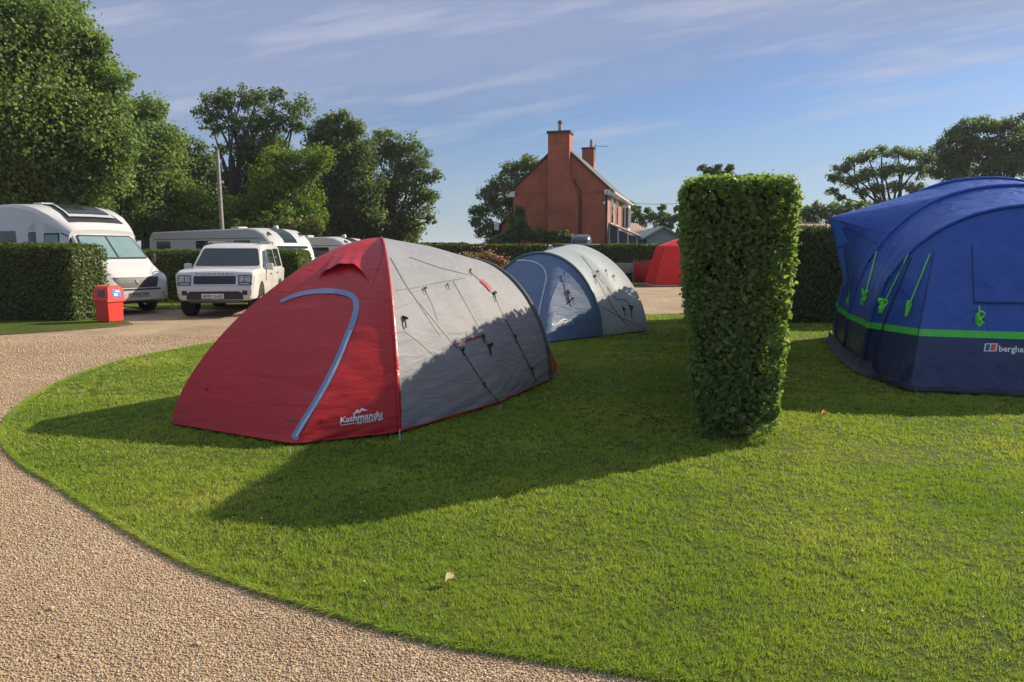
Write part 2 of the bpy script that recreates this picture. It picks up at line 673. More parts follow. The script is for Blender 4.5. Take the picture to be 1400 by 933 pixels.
def decal(mb, bvh, rf, poly, off=0.004, res=0.15, mi=0):
    bm = bmesh.new()
    vs = [bm.verts.new((p[0], p[1], 0)) for p in poly]
    bm.faces.new(vs)
    bmesh.ops.triangulate(bm, faces=bm.faces[:])
    for _ in range(5):
        es = [e for e in bm.edges if e.calc_length() > res]
        if not es:
            break
        bmesh.ops.subdivide_edges(bm, edges=es, cuts=1)
        bmesh.ops.triangulate(bm, faces=[f for f in bm.faces if len(f.verts) > 3])
    bm.verts.index_update()
    P = [cast(bvh, rf, v.co.x, v.co.y, off) for v in bm.verts]
    idx = {}
    outv, outf = [], []
    for f in bm.faces:
        ids = [v.index for v in f.verts]
        if any(P[i] is None for i in ids):
            continue
        for i in ids:
            if i not in idx:
                idx[i] = len(outv)
                outv.append(P[i])
        outf.append(tuple(idx[i] for i in ids))
    bm.free()
    mb.add(outv, outf, mi)
    return mb


def densify(pts, n):
    out = []
    for a, b in zip(pts[:-1], pts[1:]):
        for k in range(n):
            t = k / n
            out.append((a[0] + (b[0] - a[0]) * t, a[1] + (b[1] - a[1]) * t))
    out.append(tuple(pts[-1]))
    return out


def smooth_curve(pts, n=6):
    """Catmull-Rom through 2D or 3D points"""
    P = [Vector(p) for p in pts]
    P = [P[0] * 2 - P[1]] + P + [P[-1] * 2 - P[-2]]
    out = []
    for i in range(1, len(P) - 2):
        for k in range(n):
            t = k / n
            a, b, c, d = P[i - 1], P[i], P[i + 1], P[i + 2]
            out.append(0.5 * ((2 * b) + (c - a) * t + (2 * a - 5 * b + 4 * c - d) * t * t + (3 * b - 3 * c + d - a) * t ** 3))
    out.append(P[-2])
    return out


def cordline(mb, bvh, rf, pts, r=0.004, n=4, off=0.006, seg=5, mi=0):
    P = [cast(bvh, rf, p[0], p[1], off) for p in densify(pts, n)]
    P = [p for p in P if p is not None]
    if len(P) > 1:
        mb.tube(P, r, seg, mi)
    return mb


def strip(mb, bvh, rf, pts, w, off=0.005, mi=0):
    """flat ribbon of width w (in the units of rf) laid on the surface; w may be a list"""
    n = len(pts)
    ws = w if isinstance(w, (list, tuple)) else [w] * n
    rows = []
    for i, p in enumerate(pts):
        a, b = Vector(pts[max(i - 1, 0)][:2]), Vector(pts[min(i + 1, n - 1)][:2])
        t = (b - a).normalized()
        nn = Vector((-t.y, t.x)) * ws[i] / 2
        q = Vector(p[:2])
        A, B_ = cast(bvh, rf, *(q + nn), off), cast(bvh, rf, *(q - nn), off)
        if A is None or B_ is None:
            continue
        rows.append([A, B_])
    if len(rows) > 1:
        mb.grid(rows, mi)
    return mb


def text2d(body, size=1.0, bold=0.0):
    cu = bpy.data.curves.new('lettering', 'FONT')
    cu.body = body
    cu.size = size
    cu.resolution_u = 2
    cu.offset = bold
    ob = bpy.data.objects.new('lettering', cu)
    me = bpy.data.meshes.new_from_object(ob)
    vs = [(v.co.x, v.co.y) for v in me.vertices]
    fs = [tuple(p.vertices) for p in me.polygons]
    bpy.data.objects.remove(ob)
    bpy.data.curves.remove(cu)
    bpy.data.meshes.remove(me)
    return vs, fs


def lettering(mb, bvh, rf, body, p0, p1, height, bold=0.0, off=0.006, mi=0, up=None):
    """text from p0 to p1 along the baseline; height = cap height, in rf units; up = +1 or -1 sense of v"""
    vs, fs = text2d(body, 1.0, bold)
    xs = [v[0] for v in vs]
    x0, x1 = min(xs), max(xs)
    p0, p1 = Vector(p0), Vector(p1)
    ex = (p1 - p0) / (x1 - x0)
    if up is None:
        up = Vector((0, -1))
    ey = Vector(up) * height / 0.70
    P = []
    for v in vs:
        q = p0 + ex * (v[0] - x0) + ey * v[1]
        P.append(cast(bvh, rf, q.x, q.y, off))
    good = [f for f in fs if all(P[i] is not None for i in f)]
    used = sorted({i for f in good for i in f})
    mp_ = {i: k for k, i in enumerate(used)}
    mb.add([P[i] for i in used], [tuple(mp_[i] for i in f) for f in good], mi)
    return mb


# ================================================================== GROUND
def in_poly(x, y, poly):
    ins = np.zeros(len(x), dtype=bool)
    n = len(poly)
    j = n - 1
    for i in range(n):
        xi, yi = poly[i][0], poly[i][1]
        xj, yj = poly[j][0], poly[j][1]
        c = ((yi > y) != (yj > y)) & (x < (xj - xi) * (y - yi) / (yj - yi + 1e-12) + xi)
        ins ^= c
        j = i
    return ins


def grassmat(name, k=1.0):
    m, nt, b = new_mat(name)
    b.inputs['Roughness'].default_value = 0.9
    b.inputs['Specular IOR Level'].default_value = 0.15
    n1 = noise_node(nt, 0.55, 5, 0.6)
    n2 = noise_node(nt, 38, 4, 0.75)
    c1 = ramp(nt, n1.outputs[0], [(0.3, (0.065 * k, 0.10 * k, 0.012)), (0.52, (0.10 * k, 0.14 * k, 0.015)), (0.72, (0.18 * k, 0.185 * k, 0.03))])
    c2 = ramp(nt, n2.outputs[0], [(0.36, (0.28, 0.3, 0.3)), (0.62, (1.15, 1.15, 1.1))])
    mx = nt.nodes.new('ShaderNodeMix')
    mx.data_type = 'RGBA'
    mx.blend_type = 'MULTIPLY'
    mx.inputs[0].default_value = 1
    nt.links.new(c1, mx.inputs[6])
    nt.links.new(c2, mx.inputs[7])
    nt.links.new(mx.outputs[2], b.inputs['Base Color'])
    bump(nt, b, n2.outputs[0], 0.9, 0.04)
    return m


M['grass'] = grassmat('mown grass')
M['field'] = grassmat('field grass', 0.8)


def gravelmat():
    m, nt, b = new_mat('gravel')
    b.inputs['Roughness'].default_value = 0.85
    b.inputs['Specular IOR Level'].default_value = 0.25
    t = nt.nodes.new('ShaderNodeTexCoord')
    v = nt.nodes.new('ShaderNodeTexVoronoi')
    v.inputs['Scale'].default_value = 95
    nt.links.new(t.outputs['Object'], v.inputs['Vector'])
    s = nt.nodes.new('ShaderNodeSeparateColor')
    nt.links.new(v.outputs['Color'], s.inputs[0])
    c = ramp(nt, s.outputs[0], [(0.0, (0.22, 0.145, 0.08)), (0.35, (0.33, 0.232, 0.14)), (0.7, (0.41, 0.30, 0.19)), (0.95, (0.55, 0.46, 0.34))])
    n = noise_node(nt, 0.7, 6, 0.6)
    c2 = ramp(nt, n.outputs[0], [(0.3, (0.66, 0.63, 0.60)), (0.7, (1.12, 1.12, 1.12))])
    mx = nt.nodes.new('ShaderNodeMix')
    mx.data_type = 'RGBA'
    mx.blend_type = 'MULTIPLY'
    mx.inputs[0].default_value = 1
    nt.links.new(c, mx.inputs[6])
    nt.links.new(c2, mx.inputs[7])
    nt.links.new(mx.outputs[2], b.inputs['Base Color'])
    iv = nt.nodes.new('ShaderNodeMath')
    iv.operation = 'SUBTRACT'
    iv.inputs[0].default_value = 1.0
    nt.links.new(v.outputs['Distance'], iv.inputs[1])
    n1 = bump(nt, None, iv.outputs[0], 0.6, 0.015)
    n3 = noise_node(nt, 6, 4)
    bump(nt, b, n3.outputs[0], 0.4, 0.05, prev=n1)
    return m


M['gravel'] = gravelmat()
M['pebble'] = leafmat('pebbles', [(0.22, 0.155, 0.088), (0.36, 0.26, 0.16), (0.44, 0.33, 0.215), (0.62, 0.54, 0.43)], 0.0, 0.8, 0.3)
M['soil'] = plain('dark soil edge', (0.10, 0.075, 0.045), 0.95, var=0.4, vscale=20)

g = MB().add([(-900, -60, -0.06), (900, -60, -0.06), (900, 1500, -0.06), (-900, 1500, -0.06)], [(0, 1, 2, 3)]).build('ground', 'field', smooth=False)
tag(g, None, None, kind='structure')
rows = []
for j in range(24):
    rows.append([(-32 + i * 2.2, -3 + j * 1.62, 0.0) for i in range(30)])
g = MB().grid(rows).build('gravel_drive', 'gravel', smooth=False)
tag(g, None, None, kind='structure')

LZ = 0.015
edge_px = [(960, 933), (830, 914), (700, 893), (620, 880), (540, 861), (440, 832), (330, 797), (240, 760), (150, 708), (80, 663),
           (30, 632), (4, 600), (12, 573), (45, 543), (100, 515), (160, 495), (230, 480), (310, 467), (450, 452), (600, 442), (760, 434), (930, 429), (1060, 426)]
lawn = [W(*p, LZ) for p in edge_px]
lawn2 = smooth_curve([(p.x, p.y, 0) for p in lawn], 34)
lawn_poly = [(p.x + 0.012 * math.sin(i * 0.41) + 0.008 * math.sin(i * 1.3 + 1), p.y + 0.014 * math.cos(i * 0.53) + 0.007 * math.sin(i * 1.7)) for i, p in enumerate(lawn2)]
lawn_poly = [(20, -0.6), (9, 0.0), (4.5, 1.05), (2.6, 1.9)] + lawn_poly + [(30, 22.0), (34, 8)]


def slab(name, poly, z, mat='grass', side='soil', kind='structure'):
    bm = bmesh.new()
    vs = [bm.verts.new((p[0], p[1], z)) for p in poly]
    lo = [bm.verts.new((p[0], p[1], -0.05)) for p in poly]
    f = bm.faces.new(vs)
    n = len(vs)
    sides = [bm.faces.new((vs[i], lo[i], lo[(i + 1) % n], vs[(i + 1) % n])) for i in range(n)]
    for s in sides:
        s.material_index = 1
    bmesh.ops.triangulate(bm, faces=[f])
    bmesh.ops.recalc_face_normals(bm, faces=bm.faces)
    me = bpy.data.meshes.new(name)
    bm.to_mesh(me)
    bm.free()
    me.materials.append(M[mat])
    me.materials.append(M[side])
    o = bpy.data.objects.new(name, me)
    COL.objects.link(o)
    tag(o, None, None, kind=kind)
    return o


slab('lawn', lawn_poly, LZ)
# far left verge in front of the hedge
vp = [W(-260, 459), W(0, 459), W(90, 453), W(160, 447.5), W(182, 444.5), W(176, 442), W(150, 439), W(140, 425), W(-260, 425)]
slab('grass_verge', [(p.x, p.y) for p in vp], 0.03)
# verge behind the parked cars, and the far pitch
vp = [W(196, 424), W(440, 422), W(470, 412), W(470, 400), W(150, 400), W(170, 420)]
slab('grass_verge', [(p.x, p.y) for p in vp], 0.03)
vp = [W(560, 394), W(760, 393), W(940, 392), W(1100, 391)]
slab('grass_verge', [(p.x, p.y) for p in vp] + [(26, 44), (-12, 44)], 0.03)


# grass blades on the near lawn
def sample_view(n, d0, d1, spread=0.80, power=1.0):
    u = rng.random(n)
    d = (d0 ** (1 + power) + u * (d1 ** (1 + power) - d0 ** (1 + power))) ** (1 / (1 + power))
    x = (rng.random(n) * 2 - 1) * spread * d
    return x, d


BX, BY, BR = [], [], []
for (d0, d1, dens, nb, rr) in ((2.3, 3.6, 2100, 9, 0.009), (3.6, 5.2, 1400, 8, 0.011), (5.2, 8.0, 760, 7, 0.014), (8.0, 13.0, 380, 6, 0.02), (13.0, 20.0, 160, 5, 0.03)):
    area = 0.80 * (d1 * d1 - d0 * d0)
    x, y = sample_view(int(area * dens), d0, d1)
    k = np.sin(x * 5.1 + 1.3 * np.sin(y * 4.3)) * np.sin(y * 6.7 + 1.1 * np.sin(x * 3.9)) + 0.8 * np.sin(x * 17 + y * 9) * np.sin(y * 21 - x * 6)
    ok = in_poly(x, y, lawn_poly) & (rng.random(len(x)) < 0.80 + 0.25 * k)
    x, y = np.repeat(x[ok], nb), np.repeat(y[ok], nb)
    o_ = rng.normal(size=(len(x), 2)) * rr
    BX.append(x + o_[:, 0])
    BY.append(y + o_[:, 1])
    BR.append(o_ * 0.9)
BX, BY, BR = np.concatenate(BX), np.concatenate(BY), np.concatenate(BR)
n = len(BX)
big_ = 0.7 * np.sin(BX * 9.1 + 1.5 * np.sin(BY * 5)) * np.sin(BY * 11.3 + BX * 3)
hgt = (0.014 + 0.017 * rng.random(n)) * (1 + 0.3 * big_) * (1 + 0.2 * np.sin(BX * 2.3 + 1.0) * np.sin(BY * 3.1))
hgt = np.maximum(hgt, 0.006) * 0.85 * (1 + 0.02 * BY)
wid = np.maximum(0.0036, BY * 0.00125) * (0.7 + 0.6 * rng.random(n))
ang = rng.random(n) * 2 * np.pi
lean = BR + rng.normal(size=(n, 2)) * 0.4 * hgt[:, None]
B0 = np.stack([BX - np.cos(ang) * wid / 2, BY - np.sin(ang) * wid / 2, np.full(n, LZ - 0.004)], 1)
B1 = np.stack([BX + np.cos(ang) * wid / 2, BY + np.sin(ang) * wid / 2, np.full(n, LZ - 0.004)], 1)
B2 = np.stack([BX + lean[:, 0], BY + lean[:, 1], LZ + hgt], 1)
V = np.stack([B0, B1, B2], 1).reshape(-1, 3)
gb = np_mesh('lawn_grass', V, np.arange(3 * n).reshape(n, 3), 'blade')
tag(gb, 'short mown green grass covering the lawn around the tents', 'grass', kind='stuff')
# clover heads and daisies, tiny white specks
x, y = sample_view(900, 2.5, 12)
ok = in_poly(x, y, lawn_poly) & (np.sin(x * 1.7 + 0.6) * np.sin(y * 1.3) > -0.2)
x, y = x[ok], y[ok]
leaves('clover_flowers', np.stack([x, y, np.full(len(x), LZ + 0.026)], 1), rng.normal(size=(len(x), 3)) * 0.5 + np.array([0, -0.4, 1]), 0.006 + 0.007 * rng.random(len(x)), 'signwhite')
tag(bpy.data.objects['clover_flowers'], 'tiny white clover heads dotted through the short grass', 'flowers', kind='stuff')

# longer blades hanging over the lawn edge
ep = np.array([(p.x, p.y) for p in lawn2])
ep = ep[(ep[:, 1] < 14)]
seg = ep[1:] - ep[:-1]
L = np.linalg.norm(seg, axis=1)
cdf = np.cumsum(L) / L.sum()
n = 42000
idx = np.minimum(np.searchsorted(cdf, rng.random(n)), len(seg) - 1)
P = ep[idx] + seg[idx] * rng.random((n, 1))
nn = np.stack([-seg[idx, 1], seg[idx, 0]], 1) / L[idx, None]
inside = in_poly(P[:, 0] + nn[:, 0] * 0.1, P[:, 1] + nn[:, 1] * 0.1, lawn_poly)
nn = np.where(inside[:, None], -nn, nn)
P = P - nn * (0.035 * rng.random((n, 1)) - 0.012)
h = 0.004 + 0.034 * rng.random(n) ** 1.5
a = rng.random(n) * 2 * np.pi
w = np.maximum(0.004, P[:, 1] * 0.001)
o2 = nn * (0.04 * rng.random((n, 1))) + rng.normal(size=(n, 2)) * 0.012
V = np.stack([np.stack([P[:, 0] - np.cos(a) * w / 2, P[:, 1] - np.sin(a) * w / 2, np.full(n, LZ)], 1),
              np.stack([P[:, 0] + np.cos(a) * w / 2, P[:, 1] + np.sin(a) * w / 2, np.full(n, LZ)], 1),
              np.stack([P[:, 0] + o2[:, 0], P[:, 1] + o2[:, 1], 0.004 + h * 0.9], 1)], 1).reshape(-1, 3)
gb = np_mesh('edge_grass', V, np.arange(3 * n).reshape(n, 3), 'blade')
tag(gb, 'slightly longer grass hanging over the edge of the lawn onto the gravel', 'grass', kind='stuff')

# loose stones on the drive
PX, PY, PS = [], [], []
for (d0, d1, dens, s) in ((2.3, 3.6, 11000, 0.0046), (3.6, 5.5, 7000, 0.0052), (5.5, 9.0, 3000, 0.0072), (9.0, 14.0, 900, 0.0105)):
    area = 0.80 * (d1 * d1 - d0 * d0)
    x, y = sample_view(int(area * dens), d0, d1)
    ok = ~in_poly(x, y, lawn_poly)
    x, y = x[ok], y[ok]
    PX.append(x)
    PY.append(y)
    PS.append(s * (0.55 + 0.9 * rng.random(len(x)) ** 1.6))
PX, PY, PS = map(np.concatenate, (PX, PY, PS))
n = len(PX)
base = np.array([(1, 0, 0), (0, 1, 0), (-1, 0, 0), (0, -1, 0), (0, 0, 0.8), (0, 0, -0.8)], float)
xx, yy2 = sample_view(260, 2.4, 9)
ok = ~in_poly(xx, yy2, lawn_poly)
PX, PY = np.concatenate([PX, xx[ok]]), np.concatenate([PY, yy2[ok]])
PS = np.concatenate([PS, 0.010 + 0.008 * rng.random(ok.sum())])
n = len(PX)
rt = rng.random(n) * 2 * np.pi
ca, sa = np.cos(rt), np.sin(rt)
loc = base[None] * (0.75 + 0.5 * rng.random((n, 6, 1))) * PS[:, None, None]
sxy = 0.7 + 0.6 * rng.random(n)
X = loc[:, :, 0] * sxy[:, None]
Y = loc[:, :, 1]
V = np.stack([PX[:, None] + X * ca[:, None] - Y * sa[:, None], PY[:, None] + X * sa[:, None] + Y * ca[:, None],
              loc[:, :, 2] + (PS * 0.35)[:, None]], 2).reshape(-1, 3)
tf = np.array([(0, 1, 4), (1, 2, 4), (2, 3, 4), (3, 0, 4), (1, 0, 5), (2, 1, 5), (3, 2, 5), (0, 3, 5)])
F = (tf[None] + (np.arange(n) * 6)[:, None, None]).reshape(-1, 3)
st = np_mesh('loose_gravel', V, F, 'pebble')
tag(st, 'loose tan and brown stones covering the gravel drive', 'gravel', kind='stuff')

# small things lying on the grass
M['dead_leaf'] = plain('dry leaf', (0.32, 0.26, 0.13), 0.7)
M['orange_leaf'] = plain('orange leaf', (0.55, 0.12, 0.03), 0.7)


def small_leaf(name, px, py, size, mat, label, lift=0.03):
    c = W(px, py, LZ)
    mb = MB()
    rows = []
    for i in range(7):
        t = i / 6
        wd = size * 0.42 * math.sin(math.pi * (0.08 + 0.84 * t))
        rows.append([(size * (t - 0.5), wd * k, 0.25 * size * (k * k) + 0.2 * size * math.sin(2.2 * t)) for k in (-1, -0.5, 0, 0.5, 1)])
    mb.grid(rows)
    o = mb.build(name, mat, smooth=True, angle=180)
    o.location = (c.x, c.y, LZ + lift)
    o.rotation_euler = (0.25, 0.1, random.random() * 3)
    tag(o, label, 'leaf')


small_leaf('fallen_leaf', 615, 801, 0.06, 'dead_leaf', 'pale curled leaf lying alone on the sunlit lawn in the foreground')
small_leaf('fallen_leaf', 1127, 570, 0.07, 'orange_leaf', 'small orange leaf on the grass at the shadow edge right of the tall hedge')


# ================================================================== TENTS
def sup(t, n):
    """quarter superellipse: t 0..1 from the foot to the crown -> (inward fraction, height fraction)"""
    a = t * math.pi / 2
    return 1 - max(0.0, math.cos(a)) ** (2 / n), math.sin(a) ** (2 / n)


def column(base, crown, n, rows):
    b, c = Vector(base), Vector(crown)
    out = []
    for i in range(rows + 1):
        h, z = sup(i / rows, n)
        out.append(Vector((b.x + (c.x - b.x) * h, b.y + (c.y - b.y) * h, b.z + (c.z - b.z) * z)))
    return out


def sheet(mb, keys, rows=22, sub=8, sag=0.0):
    """keys: (base, crown, n, material index for the span after it)"""
    cols, mats = [], []
    for k in range(len(keys) - 1):
        a, b = keys[k], keys[k + 1]
        for s in range(sub + (1 if k == len(keys) - 2 else 0)):
            t = s / sub
            col = column(Vector(a[0]).lerp(Vector(b[0]), t), Vector(a[1]).lerp(Vector(b[1]), t), a[2] + (b[2] - a[2]) * t, rows)
            bow = (Vector(a[4]) if len(a) > 4 else Vector((0, 0, 0))).lerp(Vector(b[4]) if len(b) > 4 else Vector((0, 0, 0)), t)
            if bow.length > 0:
                col = [p + bow * math.sin(math.pi * min(1, i / rows)) ** 0.9 for i, p in enumerate(col)]
            if sag:
                # cloth between two poles is pulled in a little
                k_ = 4 * t * (1 - t)
                cc = Vector(a[1]).lerp(Vector(b[1]), t)
                for i, p in enumerate(col):
                    q = math.sin(math.pi * min(1, i / rows)) * sag * k_
                    v = Vector((cc.x - p.x, cc.y - p.y, 0))
                    if v.length > 1e-6:
                        col[i] = p + v.normalized() * q - Vector((0, 0, q * 0.5))
            cols.append(col)
            mats.append(a[3])
    o = len(mb.v)
    nr = rows + 1
    for c in cols:
        mb.v += [tuple(p) for p in c]
    for i in range(len(cols) - 1):
        for j in range(nr - 1):
            mb.f.append((o + i * nr + j, o + (i + 1) * nr + j, o + (i + 1) * nr + j + 1, o + i * nr + j + 1))
            mb.m.append(mats[i])
    return cols


def hoop(l, r, h, n, cnt=40, zc=0.0):
    """full arch from l over the top to r"""
    l, r = Vector(l), Vector(r)
    c = (l + r) / 2
    out = []
    for i in range(cnt + 1):
        a = math.pi * i / cnt
        ca, sa = math.cos(a), math.sin(a)
        k = math.copysign(abs(ca) ** (2 / n), ca)
        p = c + (l - c) * k
        out.append(Vector((p.x, p.y, l.z + (h - l.z) * sa ** (2 / n))))
    return out


def polyat(pts, t):
    pts = [Vector(p) for p in pts]
    L = [(b - a).length for a, b in zip(pts[:-1], pts[1:])]
    s = t * sum(L)
    for i, l in enumerate(L):
        if s <= l or i == len(L) - 1:
            return pts[i].lerp(pts[i + 1], min(1, s / max(l, 1e-9)))
        s -= l


def ruled(mb, top, basepts, rows=14, bulge=0.0, mi=0, outdir=None, tmap=None):
    """top: list of points; each joined to a point on the base polyline"""
    n = len(top)
    R_ = []
    for i, p in enumerate(top):
        t = i / (n - 1)
        if tmap:
            t = tmap(t)
        b = polyat(basepts, t)
        row = []
        for j in range(rows + 1):
            s = j / rows
            q = p.lerp(b, s)
            if bulge and outdir is not None:
                q = q + outdir * bulge * math.sin(math.pi * s) * math.sin(math.pi * i / (n - 1))
            row.append(q)
        R_.append(row)
    mb.grid(R_, mi)
    return R_


def V2(v, z=None):
    return Vector((v[0], v[1], v[2] if z is None else z))


# ---- red and grey tent -------------------------------------------------
HEM = 0.045
X = DP(521, 325, 8.15)
ua = Vector((0.5, 0.866, 0)).normalized()
pa = Vector((-0.866, 0.5, 0)).normalized()
XG = Vector((X.x, X.y, 0))


def rt(u, p, z=HEM):
    q = XG + ua * u + pa * p
    return Vector((q.x, q.y, z))


A_ = W(235, 578, HEM)
F_ = W(400, 606, HEM)
B_ = W(545, 590, HEM)
C_ = W(751, 519, HEM)
Mb = W(681, 550, HEM)
AG = rt(-1.2, 1.17)
DG = rt(1.81, 1.15)
T_ = rt(1.81, 0.0, 1.50)
T_.x = X.x + (T_.x - X.x)
tent = thing('dome_tent', 'large red and silver grey dome tent nearest the gravel drive', 'tent', (XG.x, XG.y, 0))
mbt = MB()
red, grey = 0, 1
near_cols = sheet(mbt, [
    (A_, X, 1.5, red), (F_, X, 1.45, red, (B_ - F_).normalized() * 0.30), (B_, X, 1.72, red),
    (B_ + (C_ - B_).normalized() * 0.045, X - Vector((0, 0, 0.001)), 1.72, grey),
    (Mb, X.lerp(T_, 0.45) + Vector((0, 0, 0.035)), 1.8, grey), (C_, T_, 2.0, grey)], 64, 20, 0.0)
sheet(mbt, [
    (DG, T_, 2.0, grey), (rt(0.4, 1.17), X.lerp(T_, 0.45) + Vector((0, 0, 0.035)), 1.8, grey), (AG, X, 1.75, red), (A_, X, 1.5, red)], 64, 8, 0.0)
# tension folds running up from the pegged corners
for i, (x, y, z) in enumerate(mbt.v):
    dF, dB, dC = (Vector((x, y, 0)) - V2(F_, 0)).length, (Vector((x, y, 0)) - V2(B_, 0)).length, (Vector((x, y, 0)) - V2(C_, 0)).length
    along = (Vector((x, y, 0)) - V2(F_, 0)).dot((V2(B_, 0) - V2(F_, 0)).normalized())
    k = 0.12 + 0.88 * min(1.0, max(0.0, (along - 0.02) / 0.22))
    if y - XG.y > 2.2:
        k = 0.15
    if 0.30 < along < 0.98 and 0.02 < z < 0.42 and x < B_.x:
        k *= 0.22
    s = math.hypot(x - F_.x, y - F_.y)
    w = math.exp(-(z / 0.42) ** 2) * min(1, z / 0.05)
    f1 = math.sin(46 * (z - 0.30 * s) + 2.2 * math.sin(3.1 * s + 1.0)) + 0.5 * math.sin(83 * (z - 0.24 * s) + 3 * math.sin(2 * s))
    amp = (0.015 if x < B_.x else 0.006) * w * k * min(1.0, s / 0.4)
    # slight quilting higher up between the seams
    amp2 = 0.004 * math.sin(9 * z + 5 * s) * math.sin(14 * s + 4 * z) * k * min(1, max(0, (1.6 - z) * 2))
    nx_, ny_ = 0.6, -0.8
    if x > B_.x and k == 1.0:
        nx_, ny_ = 0.87, -0.5
    d_ = amp * f1 + amp2
    mbt.v[i] = (x + nx_ * d_, y + ny_ * d_, z + 0.2 * d_)
fly = mbt.build('flysheet', ['redfab', 'greyfab'], tent, world=True, weld=True, angle=28)
hp = hoop(C_, DG, T_.z, 2.0, 48)
mbr = MB()
E1, E2 = W(763, 499, HEM), rt(3.0, 0.6)
Rv = ruled(mbr, hp, [C_ + Vector((0.02, 0.02, 0)), E1, E2, DG], 12, 0.12, 0, ua, tmap=lambda t: 0.5 - 0.5 * math.cos(math.pi * t))
rearfly = mbr.build('rear_porch', 'redfab', tent, world=True, angle=60)
mbh = MB().tube([p + Vector((0, 0, 0.0)) for p in hp], 0.028, 8)
mbh.build('pole_sleeve', 'seam', tent, world=True)
bv = bvh_of([fly])
# red piping along the hem
mb = MB()
hem = [polyat([A_, F_, B_, Mb, C_], i / 60) for i in range(61)]
mb.tube([p + Vector((0, 0, -0.002)) for p in hem], 0.008, 6)
mb.build('hem_piping', 'redfab', tent, world=True)
# dark mud wall just inside the hem
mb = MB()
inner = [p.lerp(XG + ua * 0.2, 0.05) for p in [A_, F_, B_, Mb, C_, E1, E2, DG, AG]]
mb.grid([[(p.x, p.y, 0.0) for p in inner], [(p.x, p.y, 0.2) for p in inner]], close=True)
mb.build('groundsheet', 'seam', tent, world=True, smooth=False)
# pole sleeve crease up the near corner
mb = MB()
edgecol = near_cols[40]
mb.tube([p + Vector((0.004, -0.006, 0.002)) for p in edgecol[:-1]], 0.012, 6)
mb.build('corner_sleeve', 'redfab', tent, world=True)
# door zip
zp = [(400, 604), (412, 583), (428, 557), (445, 527), (461, 495), (473, 466), (483, 440), (487.5, 421), (484, 408), (472, 401.5), (455, 399), (435, 399), (414, 402), (398, 407), (384, 413)]
zs = smooth_curve(zp, 6)
wz = [9.0 - 4.5 * (i / (len(zs) - 1)) ** 2 for i in range(len(zs))]
zo = MB()
strip(zo, bv, camray, zs, wz, 0.007)
zo.build('door_zip', 'zip', tent, world=True)
zo = MB()
strip(zo, bv, camray, [(p[0] + 2.2, p[1] + 0.6) for p in zs[2:34]], 3.0, 0.012)
zo.build('zip_storm_flap', 'zipw', tent, world=True)
# seams on the grey side
so_ = MB()
SEAM1 = [(533.8, 353.2), (559.7, 397), (592.9, 437.9), (622.8, 473.5), (631, 478.8), (659.3, 522.6), (680.9, 549)]
SEAM2 = [(619.5, 384.8), (639.4, 419.6), (659.3, 456.2), (669.3, 479.4)]
SEAM3 = [(642, 371.5), (659, 386.4), (676, 404.7), (686, 426), (702.5, 459.5), (725.8, 506), (733, 523)]
for s, w_ in ((SEAM1, 1.4), (SEAM2, 1.2), (SEAM3, 1.6)):
    strip(so_, bv, camray, smooth_curve(s, 5), w_, 0.004)
for s in ([(541.4, 397), (566, 394), (593, 388), (636, 380.4)], [(560, 397), (575, 420), (593, 447), (602, 460)], [(552, 452), (575, 470), (597, 490)],
          [(580, 396), (590, 415), (598, 438)], [(560, 352), (600, 366), (640, 376)]):
    strip(so_, bv, camray, smooth_curve(s, 4), 0.7, 0.004)
so_.build('side_seam', 'seam', tent, world=True)
ro = MB()
strip(ro, bv, camray, smooth_curve([(624.5, 471), (640, 465), (658, 459.5)], 4), 2.4, 0.006)
ro.build('window_trim', 'darkred', tent, world=True)
ro = MB()
strip(ro, bv, camray, smooth_curve([(657, 384), (664, 390), (671, 398)], 4), 4.5, 0.012)
ro.build('vent_trim', 'darkred', tent, world=True)


def toggle(px, py, bv_, root, s=1.0, mat='cord', name='cord_toggle', tail=True):
    mb = MB()
    c = cast(bv_, camray, px, py, 0.02)
    if c is None:
        return
    d = c.y / 1000.0
    pts = [c + Vector((random.uniform(-1, 1) * 2.4, random.uniform(-1, 1), random.uniform(-1, 1) * 2.4)) * d * s for _ in range(7)]
    mb.tube(smooth_curve(pts + [pts[0]], 3), 0.006 * s, 5)
    if tail:
        q = cast(bv_, camray, px + 2, py + 9 * s, 0.015)
        if q is not None:
            mb.tube([c, c.lerp(q, 0.5) + Vector((0, -0.01, 0)), q], 0.005 * s, 5)
    mb.build(name, mat, root, world=True)


for px, py, s in ((579.6, 395.7, 0.8), (611, 390, 0.8), (552, 436, 1.5), (631, 478, 1.1), (659, 460, 1.1), (668, 472, 1.6), (675, 402, 1.2), (703, 460, 1.0), (726, 505, 0.8), (642, 371, 0.8), (660, 524, 0.8)):
    toggle(px, py, bv, tent, s)
# hooded vent high on the red panel
mb = MB()
rows = []
for i in range(17):
    t = i / 16
    top = (461 + 40 * t, 341 - 3 * math.sin(math.pi * t) + 2 * t)
    low = (436 + 68 * t, 382 - 17 * math.sin(math.pi * min(1, t * 1.02)) ** 0.55 + (3 * math.sin(2 * math.pi * t * 1.0)) + 4 * t)
    out = 0.055 * math.sin(math.pi * t) ** 0.6
    row = []
    for j in range(8):
        s = j / 7
        u_, v_ = top[0] + (low[0] - top[0]) * s, top[1] + (low[1] - top[1]) * s
        row.append(cast(bv, camray, u_, v_, 0.004 + out * s * s + 0.012 * math.sin(t * 19) * s * math.sin(math.pi * t)))
    if all(p is not None for p in row):
        rows.append(row)
mb.grid(rows)
mb.build('vent_hood', 'redfab', tent, world=True, angle=80)
mb = MB()
for (px, py) in ((303, 447), (282, 533)):
    toggle(px + 2, py, bv, tent, 0.9, 'darkred', 'door_toggle', False)
